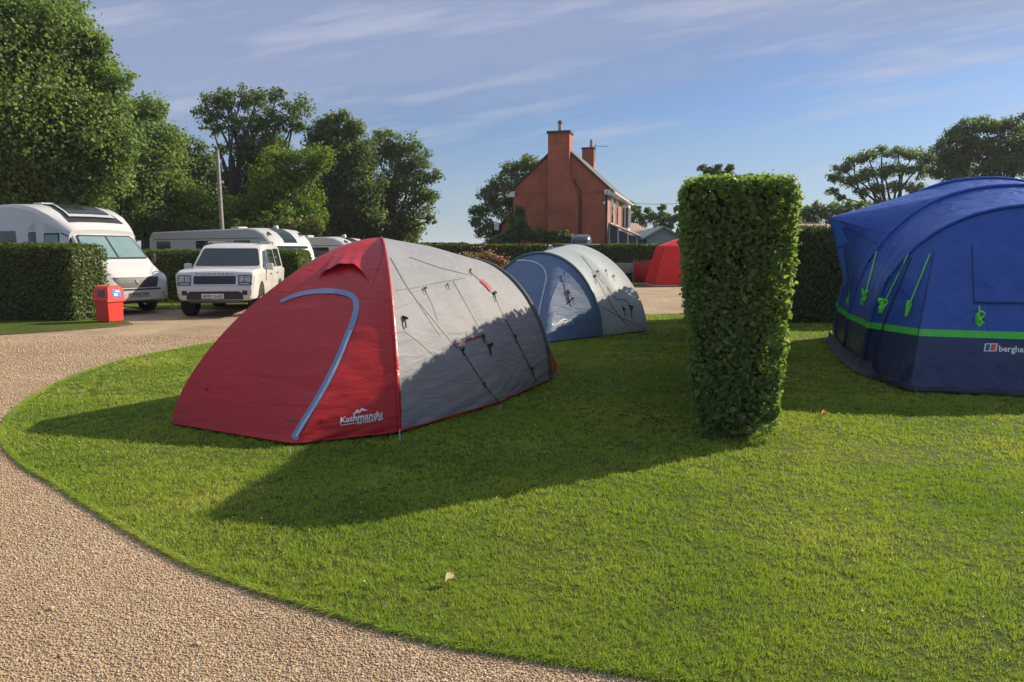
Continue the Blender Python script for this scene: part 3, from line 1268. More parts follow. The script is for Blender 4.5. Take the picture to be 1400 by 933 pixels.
# printed name on the red panel
lt = MB()
ux, uy = (521.5 - 464.6) / 57.4, (569 - 578.7) / 57.4
UP = (0.12, -1)
lettering(lt, bv, camray, 'Kathmandu', (464.6, 579.2), (521.5, 569.6), 8.2, 0.022, 0.014, up=UP)
lettering(lt, bv, camray, 'RETREAT 60', (487.5, 580.6), (522.6, 574.8), 4.2, 0.012, 0.014, up=UP)
strip(lt, bv, camray, [(465, 581.8), (475, 580.2), (486, 578.4)], 1.0, 0.006)
strip(lt, bv, camray, [(486, 577.9), (504, 574.6), (522.6, 571.8)], 0.5, 0.006)
decal(lt, bv, camray, [(481.5, 567), (488.2, 560), (490.7, 561.6), (489.6, 564.6), (486.5, 564.9), (485, 566.8)], 0.006, 4)
decal(lt, bv, camray, [(490.2, 566), (491.2, 562.0), (494.3, 558.2), (503.0, 561.4), (497.5, 562.2), (494.4, 561.4), (493.3, 563.4)], 0.006, 4)
lt.build('printed_name', 'print', tent, world=True, smooth=False)
# pegs
for (px, py, hh) in ((547, 594, 0.10), (397, 611, 0.05), (758, 508, 0.05), (684, 552, 0.04)):
    q = W(px, py + 10, LZ)
    mb = MB().tube([q, q + Vector((-0.006, 0.01, hh)), q + Vector((0.012, 0.01, hh + 0.005))], 0.0055, 6)
    mb.build('peg', 'peg', tent, world=True)

# ---- blue tent with the pale fly ---------------------------------------
ub = Vector((0.45, 0.893, 0)).normalized()
pb = Vector((-0.893, 0.45, 0)).normalized()
R1 = W(822, 459, HEM)
cb = R1 + pb * 1.27
cb.z = 0


def bt(u, p, z=HEM):
    q = cb + ub * u + pb * p
    return Vector((q.x, q.y, z))


hb = DP(740, 346, cb.y).z
T1 = bt(0, 0, hb)
L1 = bt(0, 1.27)
K_ = DP(786, 334.5, bt(1.55, 0).y)
Q_ = W(885, 452, HEM)
Q2 = bt(2.7, -1.15)
E_ = bt(2.9, 0, 1.35)
tent2 = thing('dome_tent', 'slate blue dome tent with pale grey fly beyond the red tent', 'tent', (cb.x, cb.y, 0))
mb = MB()
sheet(mb, [(R1, T1, 2.0, 0), (R1.lerp(Q_, 0.5), T1.lerp(K_, 0.5) + Vector((0, 0, 0.02)), 1.9, 0), (Q_, K_, 1.75, 0), (Q2, E_, 1.8, 0), (bt(3.9, -0.4), E_, 1.6, 0),
           (bt(3.9, 0.4), E_, 1.6, 0), (bt(2.7, 1.15), E_, 1.9, 0), (bt(1.5, 1.6), K_, 1.85, 0), (L1, T1, 2.0, 0)], 24, 7, 0.04)
fly2 = mb.build('flysheet', 'palefab', tent2, world=True, weld=True, angle=30)
mb = MB()
hp2 = hoop(R1, L1, hb, 2.0, 48)
Pf, Pf2 = W(745, 468, HEM), bt(-1.2, 0.62)
ruled(mb, hp2, [R1, Pf, Pf2, L1], 14, 0.10, 0, -ub, tmap=lambda t: 0.5 - 0.5 * math.cos(math.pi * t))
front2 = mb.build('front_panel', 'bluefab', tent2, world=True, angle=50)
MB().tube([p - ub * 0.01 for p in hp2], 0.03, 8).build('pole_sleeve', 'tealfab', tent2, world=True)
bv2 = bvh_of([front2])
zo = MB()
zs2 = smooth_curve([(736, 437), (739, 418), (744, 395), (747, 378), (742, 366), (731, 359), (716, 356.5), (700, 358), (688, 364)], 5)
strip(zo, bv2, camray, zs2, 1.9, 0.01)
zo.build('door_zip', 'zipw', tent2, world=True)
lt = MB()
lettering(lt, bv2, camray, 'Kathmandu', (754, 446.5), (783, 440.0), 4.4, 0.02, 0.008, up=(0.1, -1))
lettering(lt, bv2, camray, 'RETREAT 60', (765, 447.3), (784, 443.0), 2.2, 0.01, 0.008, up=(0.1, -1))
decal(lt, bv2, camray, [(763, 441), (768, 437), (771, 435.5), (776.5, 437.8), (771, 438), (768, 440)], 0.008, 4)
lt.build('printed_name', 'print', tent2, world=True, smooth=False)
# patch of sunlight painted in pale colour on the blue front panel
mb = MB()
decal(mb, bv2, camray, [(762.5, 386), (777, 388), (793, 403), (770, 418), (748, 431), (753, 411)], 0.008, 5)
mb.build('painted_sun_patch', 'sunpatchfab', tent2, world=True, smooth=True)
for px, py, s in ((776, 400, 1.6), (771.5, 375, 0.9), (782, 410, 0.9)):
    toggle(px, py, bv2, tent2, s)
cl = MB()
cordline(cl, bv2, camray, [(771.5, 374), (776, 400), (782, 410)], 0.006, 4, 0.025)
bv2b = bvh_of([fly2])
strip(cl, bv2b, camray, smooth_curve([(809, 372), (822, 392), (836, 418), (858, 446)], 5), 0.8, 0.006)
strip(cl, bv2b, camray, smooth_curve([(823, 420), (850, 435), (882, 450)], 5), 0.7, 0.006)
strip(cl, bv2b, camray, smooth_curve([(830, 392), (842, 409), (856, 411), (864, 424)], 5), 1.0, 0.006)
strip(cl, bv2b, camray, smooth_curve([(795, 350), (812, 372), (826, 388)], 5), 0.7, 0.006)
cl.build('side_seam', 'seam', tent2, world=True)
for px, py, s in ((852, 422, 1.2), (861, 421, 1.4), (817, 371, 0.8), (828, 371, 0.8), (838, 378, 0.8), (813, 378, 1.2)):
    toggle(px, py, bv2b, tent2, s)
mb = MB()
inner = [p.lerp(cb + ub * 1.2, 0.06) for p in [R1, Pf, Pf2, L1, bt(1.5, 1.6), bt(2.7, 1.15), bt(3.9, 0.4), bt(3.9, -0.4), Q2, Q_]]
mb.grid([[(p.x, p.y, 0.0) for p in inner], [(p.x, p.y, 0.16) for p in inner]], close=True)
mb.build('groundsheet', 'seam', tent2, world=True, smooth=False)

# ---- big blue air awning ------------------------------------------------
uc = Vector((0.3, 0.954, 0)).normalized()
pc = Vector((-0.954, 0.3, 0)).normalized()
LA = W(1178, 509, HEM)
WD = 3.9
HX = Vector(LA)


def ct(u, p, z=HEM):
    q = LA + uc * u - pc * p
    return Vector((q.x, q.y, z))


big = thing('air_tent', 'large royal blue inflatable tent with lime green stripe at right', 'tent', (ct(1, 2).x, ct(1, 2).y, 0))
arch = [hoop(ct(0, 0), ct(0, WD), 2.17, 2.35, 56), hoop(ct(1.35, -0.05), ct(1.35, WD), 2.50, 2.3, 56),
        hoop(ct(2.7, -0.02), ct(2.7, WD), 2.72, 2.3, 56), hoop(ct(4.3, 0.1), ct(4.3, WD - .1), 2.3, 2.3, 56), hoop(ct(5.0, 0.5), ct(5.0, WD - .5), 0.9, 2.3, 56)]
mb = MB()
rws = []
for k in range(len(arch) - 1):
    a, b = arch[k], arch[k + 1]
    for s in range(8):
        t = s / 8
        sagz = 0.05 * 4 * t * (1 - t)
        rws.append([p.lerp(q, t) - Vector((0, 0, sagz * min(1, p.z))) for p, q in zip(a, b)])
rws.append(arch[-1])
mb.grid(rws)
ruled(mb, arch[-1], [arch[-1][0], arch[-1][-1]], 3)
body = mb.build('tunnel_body', 'royal', big, world=True, angle=60)
mb = MB()
Kc = W(1242, 533, HEM)
K2 = W(1400, 540, HEM)
K3 = W(1560, 552, HEM)
ruled(mb, [a_.lerp(b_, t_) for a_, b_ in zip(arch[0][:-1], arch[0][1:]) for t_ in (0, 0.33, 0.67)] + [arch[0][-1]], [arch[0][0], Kc, K2, K3, arch[0][-1]], 24, 0.0, 0, None, tmap=lambda t: 0.5 - 0.5 * math.cos(math.pi * t))
for i, (x, y, z) in enumerate(mb.v):
    s = x * 1.0 + 0.3 * y
    f1 = math.sin(s * 11 + 1.5 * math.sin(s * 3)) + 0.6 * math.sin(s * 23 + z * 1.5)
    k = 0.013 * math.exp(-(z / 0.8)) * min(1, z * 8) + 0.006 * math.sin(z * 3 + s * 2) * min(1, z * 3) * min(1, max(0, 2.1 - z) * 2)
    mb.v[i] = (x - 0.25 * k * f1, y - 0.97 * k * f1, z)
frontp = mb.build('front_panel', 'royal', big, world=True, angle=18)
mb = MB()
for a, r in ((arch[0], 0.022), (arch[1], 0.03), (arch[2], 0.03)):
    mb.tube([p - uc * 0.01 for p in a], r, 8)
mb.build('air_beam', 'royal', big, world=True)
# side porch with its peak standing out to the left
tip = DP(1133, 298, 11.6)
outer = smooth_curve([W(1149, 484, HEM), DP(1158, 440, 11.55), DP(1155, 398, 11.6), DP(1143, 340, 11.6), tip], 6)
mb = MB()


def archpart(a, s0, s1, n):
    out = []
    for i in range(n):
        s = (s0 + (s1 - s0) * i / (n - 1)) * (len(a) - 1)
        k = min(int(s), len(a) - 2)
        out.append(a[k].lerp(a[k + 1], s - k))
    return out


nO = len(outer)
pr = []
for p, q in zip(archpart(arch[1], 0, 0.25, nO), outer):
    pr.append([p.lerp(q, j / 8) for j in range(9)])
mb.grid(pr)
pr = []
for p in archpart(arch[1], 0.25, 0.40, 10):
    pr.append([p.lerp(tip, j / 8) for j in range(9)])
mb.grid(pr)
pr = []
for p, q in zip(archpart(arch[2], 0, 0.40, nO), outer):
    pr.append([p.lerp(q, j / 8) for j in range(9)])
mb.grid(pr)
pr = [[p.lerp(tip, j / 8) for j in range(9)] for p in (arch[1][22], arch[1][23], arch[2][22])]
mb.grid(pr)
porch = mb.build('side_porch', 'royal', big, world=True, angle=40)
bvp = bvh_of([porch])
mb = MB()
decal(mb, bvp, camray, [(1135.5, 300), (1146, 303), (1158, 309), (1151, 313), (1141, 313)], 0.012, 4)
decal(mb, bvp, camray, [(1141, 314), (1151, 311), (1161, 331), (1152, 336), (1146, 336)], 0.012, 4)
decal(mb, bvp, camray, [(1147, 341), (1153, 338), (1160, 380), (1157, 398)], 0.012, 6)
mb.build('porch_trim', 'sky_flap', big, world=True)
bvc = bvh_of([frontp])
bvb = bvh_of([body])
mb = MB()
fl = [(1330, 346), (1328, 330), (1430, 328), (1432, 415), (1400, 415), (1332, 414)]
decal(mb, bvc, camray, fl, 0.022, 12)
mb.build('window_blind', 'royal', big, world=True)
lt = MB()
strip(lt, bvc, camray, [(1329, 341), (1329.5, 380), (1331, 415.3), (1365, 415.5), (1432, 416)], 0.7, 0.027)
lt.build('blind_edge', 'cord', big, world=True)


def cordset(bvx, p, knot, s=1.0):
    mb = MB()
    cordline(mb, bvx, camray, [p, knot], 0.0075, 5, 0.02)
    c = cast(bvx, camray, knot[0], knot[1], 0.03)
    if c is None:
        return
    for k in range(3):
        pts = [c + Vector((random.uniform(-1, 1) * 0.035, random.uniform(-1, 1) * 0.015, random.uniform(-1.6, 1.0) * 0.06)) * s for _ in range(6)]
        mb.tube(smooth_curve(pts + [pts[0]], 3), 0.0075 * s, 5)
    mb.build('guy_cord', 'lime', big, world=True)


cordset(bvc, (1272, 349), (1244, 420), 1.7)
cordset(bvh_of([bpy.data.objects[x] for x in (body.name, frontp.name, porch.name)]), (1243, 347), (1209, 418), 1.6)
cordset(bvc, (1338, 420), (1339, 437), 1.5)
bvall = bvh_of([bpy.data.objects[x] for x in (body.name, frontp.name, porch.name)])
cordset(bvall, (1200, 345), (1185, 404), 1.5)
cordset(bvall, (1163, 398), (1161, 412), 0.7)
lt = MB()
strip(lt, bvc, camray, smooth_curve([(1277, 345), (1266, 400), (1255, 460), (1242, 531)], 6), 0.9, 0.006)
lt.build('panel_seam', 'cord', big, world=True)
lt = MB()
strip(lt, bvc, camray, smooth_curve([(1246, 352), (1222, 410), (1205, 455), (1190, 512)], 6), 2.0, 0.006)
lt.build('edge_tape', 'cord', big, world=True)
lt = MB()
strip(lt, bvall, camray, smooth_curve([(1156, 311), (1180, 324), (1203, 336)], 6), 1.2, 0.008)
lt.build('porch_seam', 'cord', big, world=True)
# print at the foot
lt = MB()
decal(lt, bvc, camray, [(1346.5, 470), (1364, 470), (1362, 481), (1344.5, 481)], 0.006, 6)
lettering(lt, bvc, camray, 'berghaus', (1365.5, 481), (1410, 482.5), 8.2, 0.02, 0.006, up=(0, -1))
lt.build('printed_name', 'print', big, world=True, smooth=False)
lt = MB()
decal(lt, bvc, camray, [(1355.2, 471.3), (1362, 471.3), (1360.4, 479.8), (1353.6, 479.8)], 0.009, 6)
lt.build('printed_badge', 'binred', big, world=True, smooth=False)
lt = MB()
decal(lt, bvc, camray, [(1348, 471.3), (1353.6, 471.3), (1352, 479.8), (1346.4, 479.8)], 0.009, 6)
lt.build('printed_badge', M['royal_plain'], big, world=True, smooth=False)
# mud flap spread along the foot
mb = MB()
foot = [ct(3.6, -0.02), ct(1.35, -0.06), ct(0, 0), Kc, K2, K3]
fr = [polyat(foot, i / 70) for i in range(71)]
rr = []
for i, p in enumerate(fr):
    t = (fr[min(i + 1, 70)] - fr[max(i - 1, 0)]).normalized()
    nrm_ = Vector((-t.y, t.x, 0)) * -1
    wv = 0.010 * math.sin(i * 1.3)
    side = 1 if i < 40 else 0.35
    rr.append([p + Vector((0, 0, 0.17 * side)) + nrm_ * 0.012, p + nrm_ * (0.03 + wv) + Vector((0, 0, 0.06)), p + nrm_ * (0.08 * side + wv * 2) + Vector((0, 0, 0.0))])
mb.grid(rr)
mb.build('mud_flap', 'mud', big, world=True)


# ================================================================== HEDGES
def bumps(a, b, s=1.0):
    return 0.5 * np.sin(a * 3.1 * s + 1.7 * np.sin(b * 2.3 * s)) + 0.35 * np.sin(b * 5.3 * s + a * 2.2 * s) + 0.3 * np.sin(a * 9.7 * s + 0.5) * np.sin(b * 8.1 * s)


def hedge(name, label, p0, p1, width, height, size=0.06, dens=900, mat='leaf_hedge_far', taper=0.0, amp=0.035, group=None, loose=0.03, rough_n=0.7, round_=0.10, z0=0.0, cat='hedge', twigs=0.0):
    """front line p0 -> p1 (camera side); the hedge is `width` deep behind it"""
    p0, p1 = Vector((p0[0], p0[1], 0)), Vector((p1[0], p1[1], 0))
    ax = (p1 - p0)
    Ln = ax.length
    ax.normalize()
    ay = Vector((-ax.y, ax.x, 0))
    if ay.y < 0 and abs(ay.y) > 0.3:
        ay = -ay
    root = thing(name, label, cat, tuple(p0), 0, group)
    faces = [('f', Ln * height), ('b', Ln * height * 0.35), ('t', Ln * width), ('l', width * height), ('r', width * height)]
    C, N = [], []
    for f, area in faces:
        n = int(area * dens)
        a, b = rng.random(n), rng.random(n)
        if f in 'fb':
            x, z = a * Ln, z0 + b * (height - z0)
            y = np.zeros(n) if f == 'f' else np.full(n, width)
            nr = np.tile([0, -1 if f == 'f' else 1, 0.15], (n, 1)).astype(float)
        elif f == 't':
            x, y, z = a * Ln, b * width, np.full(n, height)
            nr = np.tile([0, 0, 1], (n, 1)).astype(float)
        else:
            y, z = a * width, z0 + b * (height - z0)
            x = np.zeros(n) if f == 'l' else np.full(n, Ln)
            nr = np.tile([-1 if f == 'l' else 1, 0, 0.15], (n, 1)).astype(float)
        bp = bumps(x + (y * 1.3), z + y * 0.7, 1.0 / max(0.6, min(1.5, height / 2)))
        off = amp * bp + rng.normal(size=n) * loose
        P = np.stack([x, y, z], 1) + norm(nr) * off[:, None]
        # soften the arrises and taper towards the foot
        k = taper * (1 - P[:, 2] / height)
        cx = (P[:, 0] - Ln / 2)
        cy = (P[:, 1] - width / 2)
        P[:, 0] -= np.clip(cx, -1, 1) * k
        P[:, 1] -= np.clip(cy, -1, 1) * k
        dtop = np.clip(1 - (height - P[:, 2]) / round_, 0, 1)
        P[:, 0] -= np.sign(cx) * np.clip(1 - (Ln / 2 - np.abs(cx)) / round_, 0, 1) * dtop * round_ * 0.3
        P[:, 1] -= np.sign(cy) * np.clip(1 - (width / 2 - np.abs(cy)) / round_, 0, 1) * dtop * round_ * 0.3
        P[:, 2] -= np.clip(1 - (Ln / 2 - np.abs(cx)) / round_, 0, 1) * dtop * round_ * 0.4
        C.append(P)
        N.append(norm(nr) + rng.normal(size=(n, 3)) * rough_n)
    C, N = np.concatenate(C), np.concatenate(N)
    rot = np.array([[ax.x, ax.y, 0], [ay.x, ay.y, 0], [0, 0, 1]])
    C, N = C @ rot, N @ rot
    S = size * (0.6 + 0.8 * rng.random(len(C)))
    leaves('foliage', C, N, S, mat, root)
    ins = max(0.05, 0.6 * size + 0.03)
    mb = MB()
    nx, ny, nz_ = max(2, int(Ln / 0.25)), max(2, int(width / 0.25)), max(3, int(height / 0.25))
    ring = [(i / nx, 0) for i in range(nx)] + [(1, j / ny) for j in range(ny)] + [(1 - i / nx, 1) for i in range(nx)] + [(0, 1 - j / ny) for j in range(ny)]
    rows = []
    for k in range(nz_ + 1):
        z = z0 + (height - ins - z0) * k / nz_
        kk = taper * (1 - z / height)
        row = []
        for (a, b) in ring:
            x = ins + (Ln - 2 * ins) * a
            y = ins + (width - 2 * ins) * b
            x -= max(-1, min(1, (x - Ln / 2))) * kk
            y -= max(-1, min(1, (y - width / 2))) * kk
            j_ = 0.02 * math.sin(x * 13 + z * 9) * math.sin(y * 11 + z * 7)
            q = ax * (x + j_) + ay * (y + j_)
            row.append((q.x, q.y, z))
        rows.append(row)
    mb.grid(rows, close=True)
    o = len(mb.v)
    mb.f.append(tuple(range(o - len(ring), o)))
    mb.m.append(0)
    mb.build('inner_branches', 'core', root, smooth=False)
    return root


# the tall hedge between the pitches, seen end on
nl = W(950, 602, 0)
hx = 1.55
# front line is its short near end
dirh = Vector((0.238, 1, 0)).normalized()
c0 = Vector((1.57, 6.28, 0))
c1 = c0 + Vector((dirh.y, -dirh.x, 0)).normalized() * 0.0
NEAR_L = Vector((1.365, 5.96, 0))
NEAR_R = Vector((2.52, 6.40, 0))


def long_hedge():
    # local frame: x along dirh from the near end, y to the right
    Ln, width, height = 9.6, 0.88, 2.15
    root = thing('hedge', 'tall narrow clipped hedge seen end on between the grey tent and the blue tent', 'hedge', tuple(NEAR_L))
    rgt = Vector((dirh.y, -dirh.x, 0))
    C, N, S = [], [], []

    def lift(t):
        # the unseen top is shaped to set its shadow on the tents: it swells by some 20 cm and drops again towards the far end
        return np.interp(t, [0, 0.4, 3.2, 6.2, 9.6], [0, 0.01, 0.13, 0.02, -0.16])

    def put(n, f, nearness=None):
        a, b = rng.random(n), rng.random(n)
        if f == 'end':
            x, y, z = np.zeros(n), a * width, b ** 0.95 * height
            nr = np.tile([-1, 0, 0.2], (n, 1)).astype(float)
        elif f == 'far':
            x, y, z = np.full(n, Ln), a * width, b * height
            nr = np.tile([1, 0, 0.2], (n, 1)).astype(float)
        elif f == 'L':
            x, y, z = (a ** 1.5) * Ln, np.zeros(n), b * height
            nr = np.tile([0, -1, 0.2], (n, 1)).astype(float)
        elif f == 'R':
            x, y, z = (a ** 1.5) * Ln, np.full(n, width), b * height
            nr = np.tile([0, 1, 0.2], (n, 1)).astype(float)
        else:
            x, y, z = (a ** 1.5) * Ln, b * width, np.full(n, height)
            nr = np.tile([0, 0, 1], (n, 1)).astype(float)
        bp = bumps(x * 1.4 + y * 2.2, z * 1.6 + y, 1.3)
        off = 0.022 * bp + rng.normal(size=n) * 0.022
        P = np.stack([x, y, z], 1) + norm(nr) * off[:, None]
        k = 0.21 * np.clip(1 - P[:, 2] / height, 0, 1) ** 1.3
        # narrower towards the foot, leaning in on both sides
        P[:, 1] -= (P[:, 1] - width * 0.5) * k
        P[:, 1] += 0.11 * np.clip(1 - P[:, 2] / height, 0, 1) ** 1.2 * (1 - np.clip(P[:, 1] / width, 0, 1))
        P[:, 0] += 0.24 * np.clip(1 - P[:, 2] / height, 0, 1) ** 1.2 * np.clip(1 - P[:, 0] / 1.2, 0, 1)
        cy = P[:, 1] - width / 2
        dtop = np.clip(1 - (height - P[:, 2]) / 0.16, 0, 1)
        P[:, 1] -= np.sign(cy) * np.clip(1 - (width / 2 - np.abs(cy)) / 0.16, 0, 1) * dtop * 0.03
        P[:, 2] -= np.clip(1 - (width / 2 - np.abs(cy)) / 0.14, 0, 1) * dtop * 0.025
        C.append(P)
        N.append(norm(nr) + rng.normal(size=(n, 3)) * 0.75)
        S.append((0.030 + 0.032 * rng.random(n)) * (1 + 0.10 * np.maximum(x, 0)))
    put(9500, 'end')
    put(1000, 'far')
    put(11000, 'L')
    put(11000, 'R')
    put(11000, 'T')
    # loose shoots sticking out
    n = 200
    x = rng.random(n) * 2.5
    top = rng.random(n) < 0.5
    side = rng.random(n) < 0.6
    z = np.where(top, height + 0.01 + 0.03 * rng.random(n), rng.random(n) * height)
    y = np.where(top, rng.random(n) * width, np.where(side, width + 0.03 * rng.random(n), -0.05 * rng.random(n)))
    y = y - (y - width / 2) * 0.21 * np.clip(1 - z / height, 0, 1) ** 1.3
    C.append(np.stack([x, y, z], 1))
    N.append(rng.normal(size=(n, 3)))
    S.append(0.028 + 0.02 * rng.random(n))
    C_, N_, S_ = np.concatenate(C), np.concatenate(N), np.concatenate(S)
    C_[:, 2] *= 1 + lift(C_[:, 0])
    hole = np.sin(C_[:, 0] * 9 + C_[:, 1] * 13 + 1.3) * np.sin(C_[:, 2] * 11 + C_[:, 1] * 7) + 0.6 * np.sin(C_[:, 1] * 23 + C_[:, 2] * 19)
    keep = (hole < 1.0) | (rng.random(len(C_)) < 0.35)
    S_ *= 0.72 + 0.75 * rng.random(len(S_)) ** 2
    C_, N_, S_ = C_[keep], N_[keep], S_[keep]
    ok = (C_[:, 2] > 0.06 + 0.16 * rng.random(len(C_))) | (rng.random(len(C_)) < 0.12)
    C_, N_, S_ = C_[ok], N_[ok], S_[ok]
    rot = np.array([[dirh.x, dirh.y, 0], [rgt.x, rgt.y, 0], [0, 0, 1]])
    leaves('foliage', C_ @ rot, N_ @ rot, S_, 'leaf_hedge', root, aspect=0.66, fold=0.14)
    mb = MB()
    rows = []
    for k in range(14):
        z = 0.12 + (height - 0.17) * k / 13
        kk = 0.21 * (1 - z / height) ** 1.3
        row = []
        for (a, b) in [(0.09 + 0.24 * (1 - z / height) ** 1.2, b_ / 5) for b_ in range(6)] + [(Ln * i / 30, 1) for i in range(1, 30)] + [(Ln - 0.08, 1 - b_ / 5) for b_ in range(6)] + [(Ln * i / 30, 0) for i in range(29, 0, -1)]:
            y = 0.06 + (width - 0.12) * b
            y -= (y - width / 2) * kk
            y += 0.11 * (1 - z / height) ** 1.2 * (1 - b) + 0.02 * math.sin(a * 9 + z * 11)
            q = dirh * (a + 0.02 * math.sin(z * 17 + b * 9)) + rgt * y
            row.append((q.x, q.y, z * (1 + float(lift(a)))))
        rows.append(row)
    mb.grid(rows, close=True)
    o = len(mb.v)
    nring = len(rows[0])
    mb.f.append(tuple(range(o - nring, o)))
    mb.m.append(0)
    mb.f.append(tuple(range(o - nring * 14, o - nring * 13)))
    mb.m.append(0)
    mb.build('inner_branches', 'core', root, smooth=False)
    for i in range(46):
        y0_, z0_ = random.uniform(0.12, width - 0.12), random.uniform(0.15, height - 0.3)
        y0_ -= (y0_ - width / 2) * 0.21 * (1 - z0_ / height)
        x0_ = 0.24 * (1 - z0_ / height) ** 1.2
        p_ = dirh * (x0_ + 0.12) + rgt * y0_ + Vector((0, 0, z0_))
        q_ = dirh * (x0_ - 0.01) + rgt * (y0_ + random.uniform(-0.08, 0.08)) + Vector((0, 0, z0_ + random.uniform(0.05, 0.22)))
        MB().tube([p_, p_.lerp(q_, 0.5) + Vector((0, 0, -0.015)), q_], [0.006, 0.004, 0.002], 5).build('twig', 'twig', root, smooth=True)
    for i in range(8):
        t = 0.3 + i * 0.42
        y = width / 2 + 0.12 * math.sin(i * 2.3)
        q = dirh * t + rgt * y
        MB().tube([(q.x, q.y, 0), (q.x + 0.02 * math.sin(i), q.y + 0.02, 0.3)], [0.022, 0.016], 6).build('stem', 'bark', root, smooth=True)


long_hedge()

LH = Vector((0, 0, 0))
a = W(104, 440.5)
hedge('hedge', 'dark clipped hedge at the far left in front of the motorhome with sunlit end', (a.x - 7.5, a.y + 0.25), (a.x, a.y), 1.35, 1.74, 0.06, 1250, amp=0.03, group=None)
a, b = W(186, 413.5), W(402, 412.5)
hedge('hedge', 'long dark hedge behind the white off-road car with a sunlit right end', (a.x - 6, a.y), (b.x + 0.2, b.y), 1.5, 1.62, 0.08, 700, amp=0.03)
hedge('hedge', 'long level hedge across the pitch in front of the brick house', DP(540, 390, 40.5), DP(960, 385, 38.5), 1.2, 1.98, 0.13, 300, amp=0.025, loose=0.02)
a, b = Vector((4.15, 16.4, 0)), Vector((16, 16.2, 0))
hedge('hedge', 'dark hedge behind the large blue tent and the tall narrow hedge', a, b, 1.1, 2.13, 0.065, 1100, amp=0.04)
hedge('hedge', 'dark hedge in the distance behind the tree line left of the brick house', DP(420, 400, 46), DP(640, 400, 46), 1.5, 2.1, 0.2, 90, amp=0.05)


# ================================================================== TREES
def limb(mb, a, b, r0, r1, bend=0.12, seg=6, n=6):
    a, b = Vector(a), Vector(b)
    L = (b - a).length
    k = Vector((random.uniform(-1, 1), random.uniform(-1, 1), random.uniform(-0.2, 0.8))) * L * bend
    pts = []
    for i in range(n + 1):
        t = i / n
        pts.append(a.lerp(b, t) + k * math.sin(math.pi * t))
    mb.tube(pts, [r0 + (r1 - r0) * i / n for i in range(n + 1)], seg)
    return pts


def tree(name, label, d, lobes, trunk_px, mat='leaf_dark', leaf_px=3.6, fill=1.0, airy=0.0, depthk=0.9, group=None, tr=None, cat='tree', trunk_r=0.3, base_z=0.0, clumps=1.0, squash=0.85):
    """lobes: (px, py, r_px) measured on the photograph and set out at distance d metres as round masses"""
    base = DP(trunk_px, 345, d)
    base.z = base_z
    root = thing(name, label, cat, tuple(base), 0, group)
    ls = leaf_px * 0.80 * d / 1000.0
    C, N, S = [], [], []
    mbk = MB()
    Ls = []
    for k, (px, py, r) in enumerate(lobes):
        c = DP(px, py, d + random.uniform(-0.5, 0.5) * r * d / 1000.0 * 1.1)
        Ls.append((c - base, r * d / 1000.0 * 1.17))
    top = max(l[0].z for l in Ls)
    fork = Vector((0, 0, max(0.8, top * 0.32)))
    limb(mbk, (0, 0, -0.1), fork, trunk_r, trunk_r * 0.7, 0.03, 8)
    for c, r in Ls:
        limb(mbk, fork - Vector((0, 0, 0.3)), c, trunk_r * 0.42, trunk_r * 0.12, 0.12)
        m = max(12, int((22 + r * 14) * clumps))
        v = norm(rng.normal(size=(m, 3)))
        rad = r * (1 - 0.55 * rng.random(m) ** 1.5) * 0.86
        cc = v * rad[:, None]
        cc[:, 1] *= depthk
        cc[:, 2] *= squash
        if airy > 0:
            keep = rng.random(m) > airy * 0.5
            cc, v = cc[keep], v[keep]
        for q in cc[::3]:
            limb(mbk, c, c + Vector(q), trunk_r * 0.12, trunk_r * 0.03, 0.1, 4, 3)
        for q, vv in zip(cc, v):
            cr = r * (0.22 + 0.16 * rng.random())
            nl_ = int(fill * 5.0 * (cr / ls) ** 2) + 8
            w = norm(rng.normal(size=(nl_, 3)))
            rr = cr * (0.25 + 1.0 * rng.random(nl_) ** 0.8)
            C.append(np.array(c)[None] + q[None] + w * rr[:, None] * np.array([1.1, 1.0, 0.85]))
            N.append(w * 0.6 + vv[None] * 0.3 + rng.normal(size=(nl_, 3)) * 0.75)
            S.append(ls * (0.75 + 1.1 * rng.random(nl_)))
    C, N, S = map(np.concatenate, (C, N, S))
    leaves('crown', C, N, S, mat, root, aspect=0.7, fold=0.12)
    mbk.build('trunk', 'bark', root, smooth=True, angle=80)
    return root


tree('broadleaf_tree', 'very large leafy green tree filling the upper left corner', 31,
     [(60, 62, 62), (15, 150, 95), (105, 110, 52), (120, 175, 56), (60, 235, 72), (0, 40, 80), (140, 240, 38), (95, 50, 32), (130, 90, 30), (150, 150, 28), (155, 200, 28), (20, 270, 60), (100, 285, 40), (-60, 120, 90), (60, 110, 60), (40, 190, 70), (100, 190, 50), (20, 5, 60), (80, 20, 36), (128, 60, 20), (160, 110, 20)],
     40, 'leaf_mid', 4.6, 0.9, trunk_r=0.45)
tree('broadleaf_tree', 'dark tree standing directly behind the big left tree', 42,
     [(190, 160, 34), (207, 205, 38), (172, 240, 45), (216, 245, 34), (190, 290, 34), (212, 150, 15), (165, 180, 30)], 200, 'leaf_mid', 3.8, 0.9)
tree('broadleaf_tree', 'rounded darker tree between the big left tree and the pole', 46,
     [(236, 196, 20), (256, 208, 24), (243, 240, 34), (274, 238, 28), (285, 225, 14), (245, 285, 32), (285, 280, 28), (262, 262, 30)], 255, 'leaf_dark', 3.6, 0.9)
tree('broadleaf_tree', 'yellow green bushy tree low behind the wooden pole', 43,
     [(215, 270, 22), (240, 262, 26), (262, 278, 22), (225, 298, 24), (318, 288, 22), (282, 296, 16)], 250, 'leaf_bright', 3.6, 0.8, trunk_r=0.2)
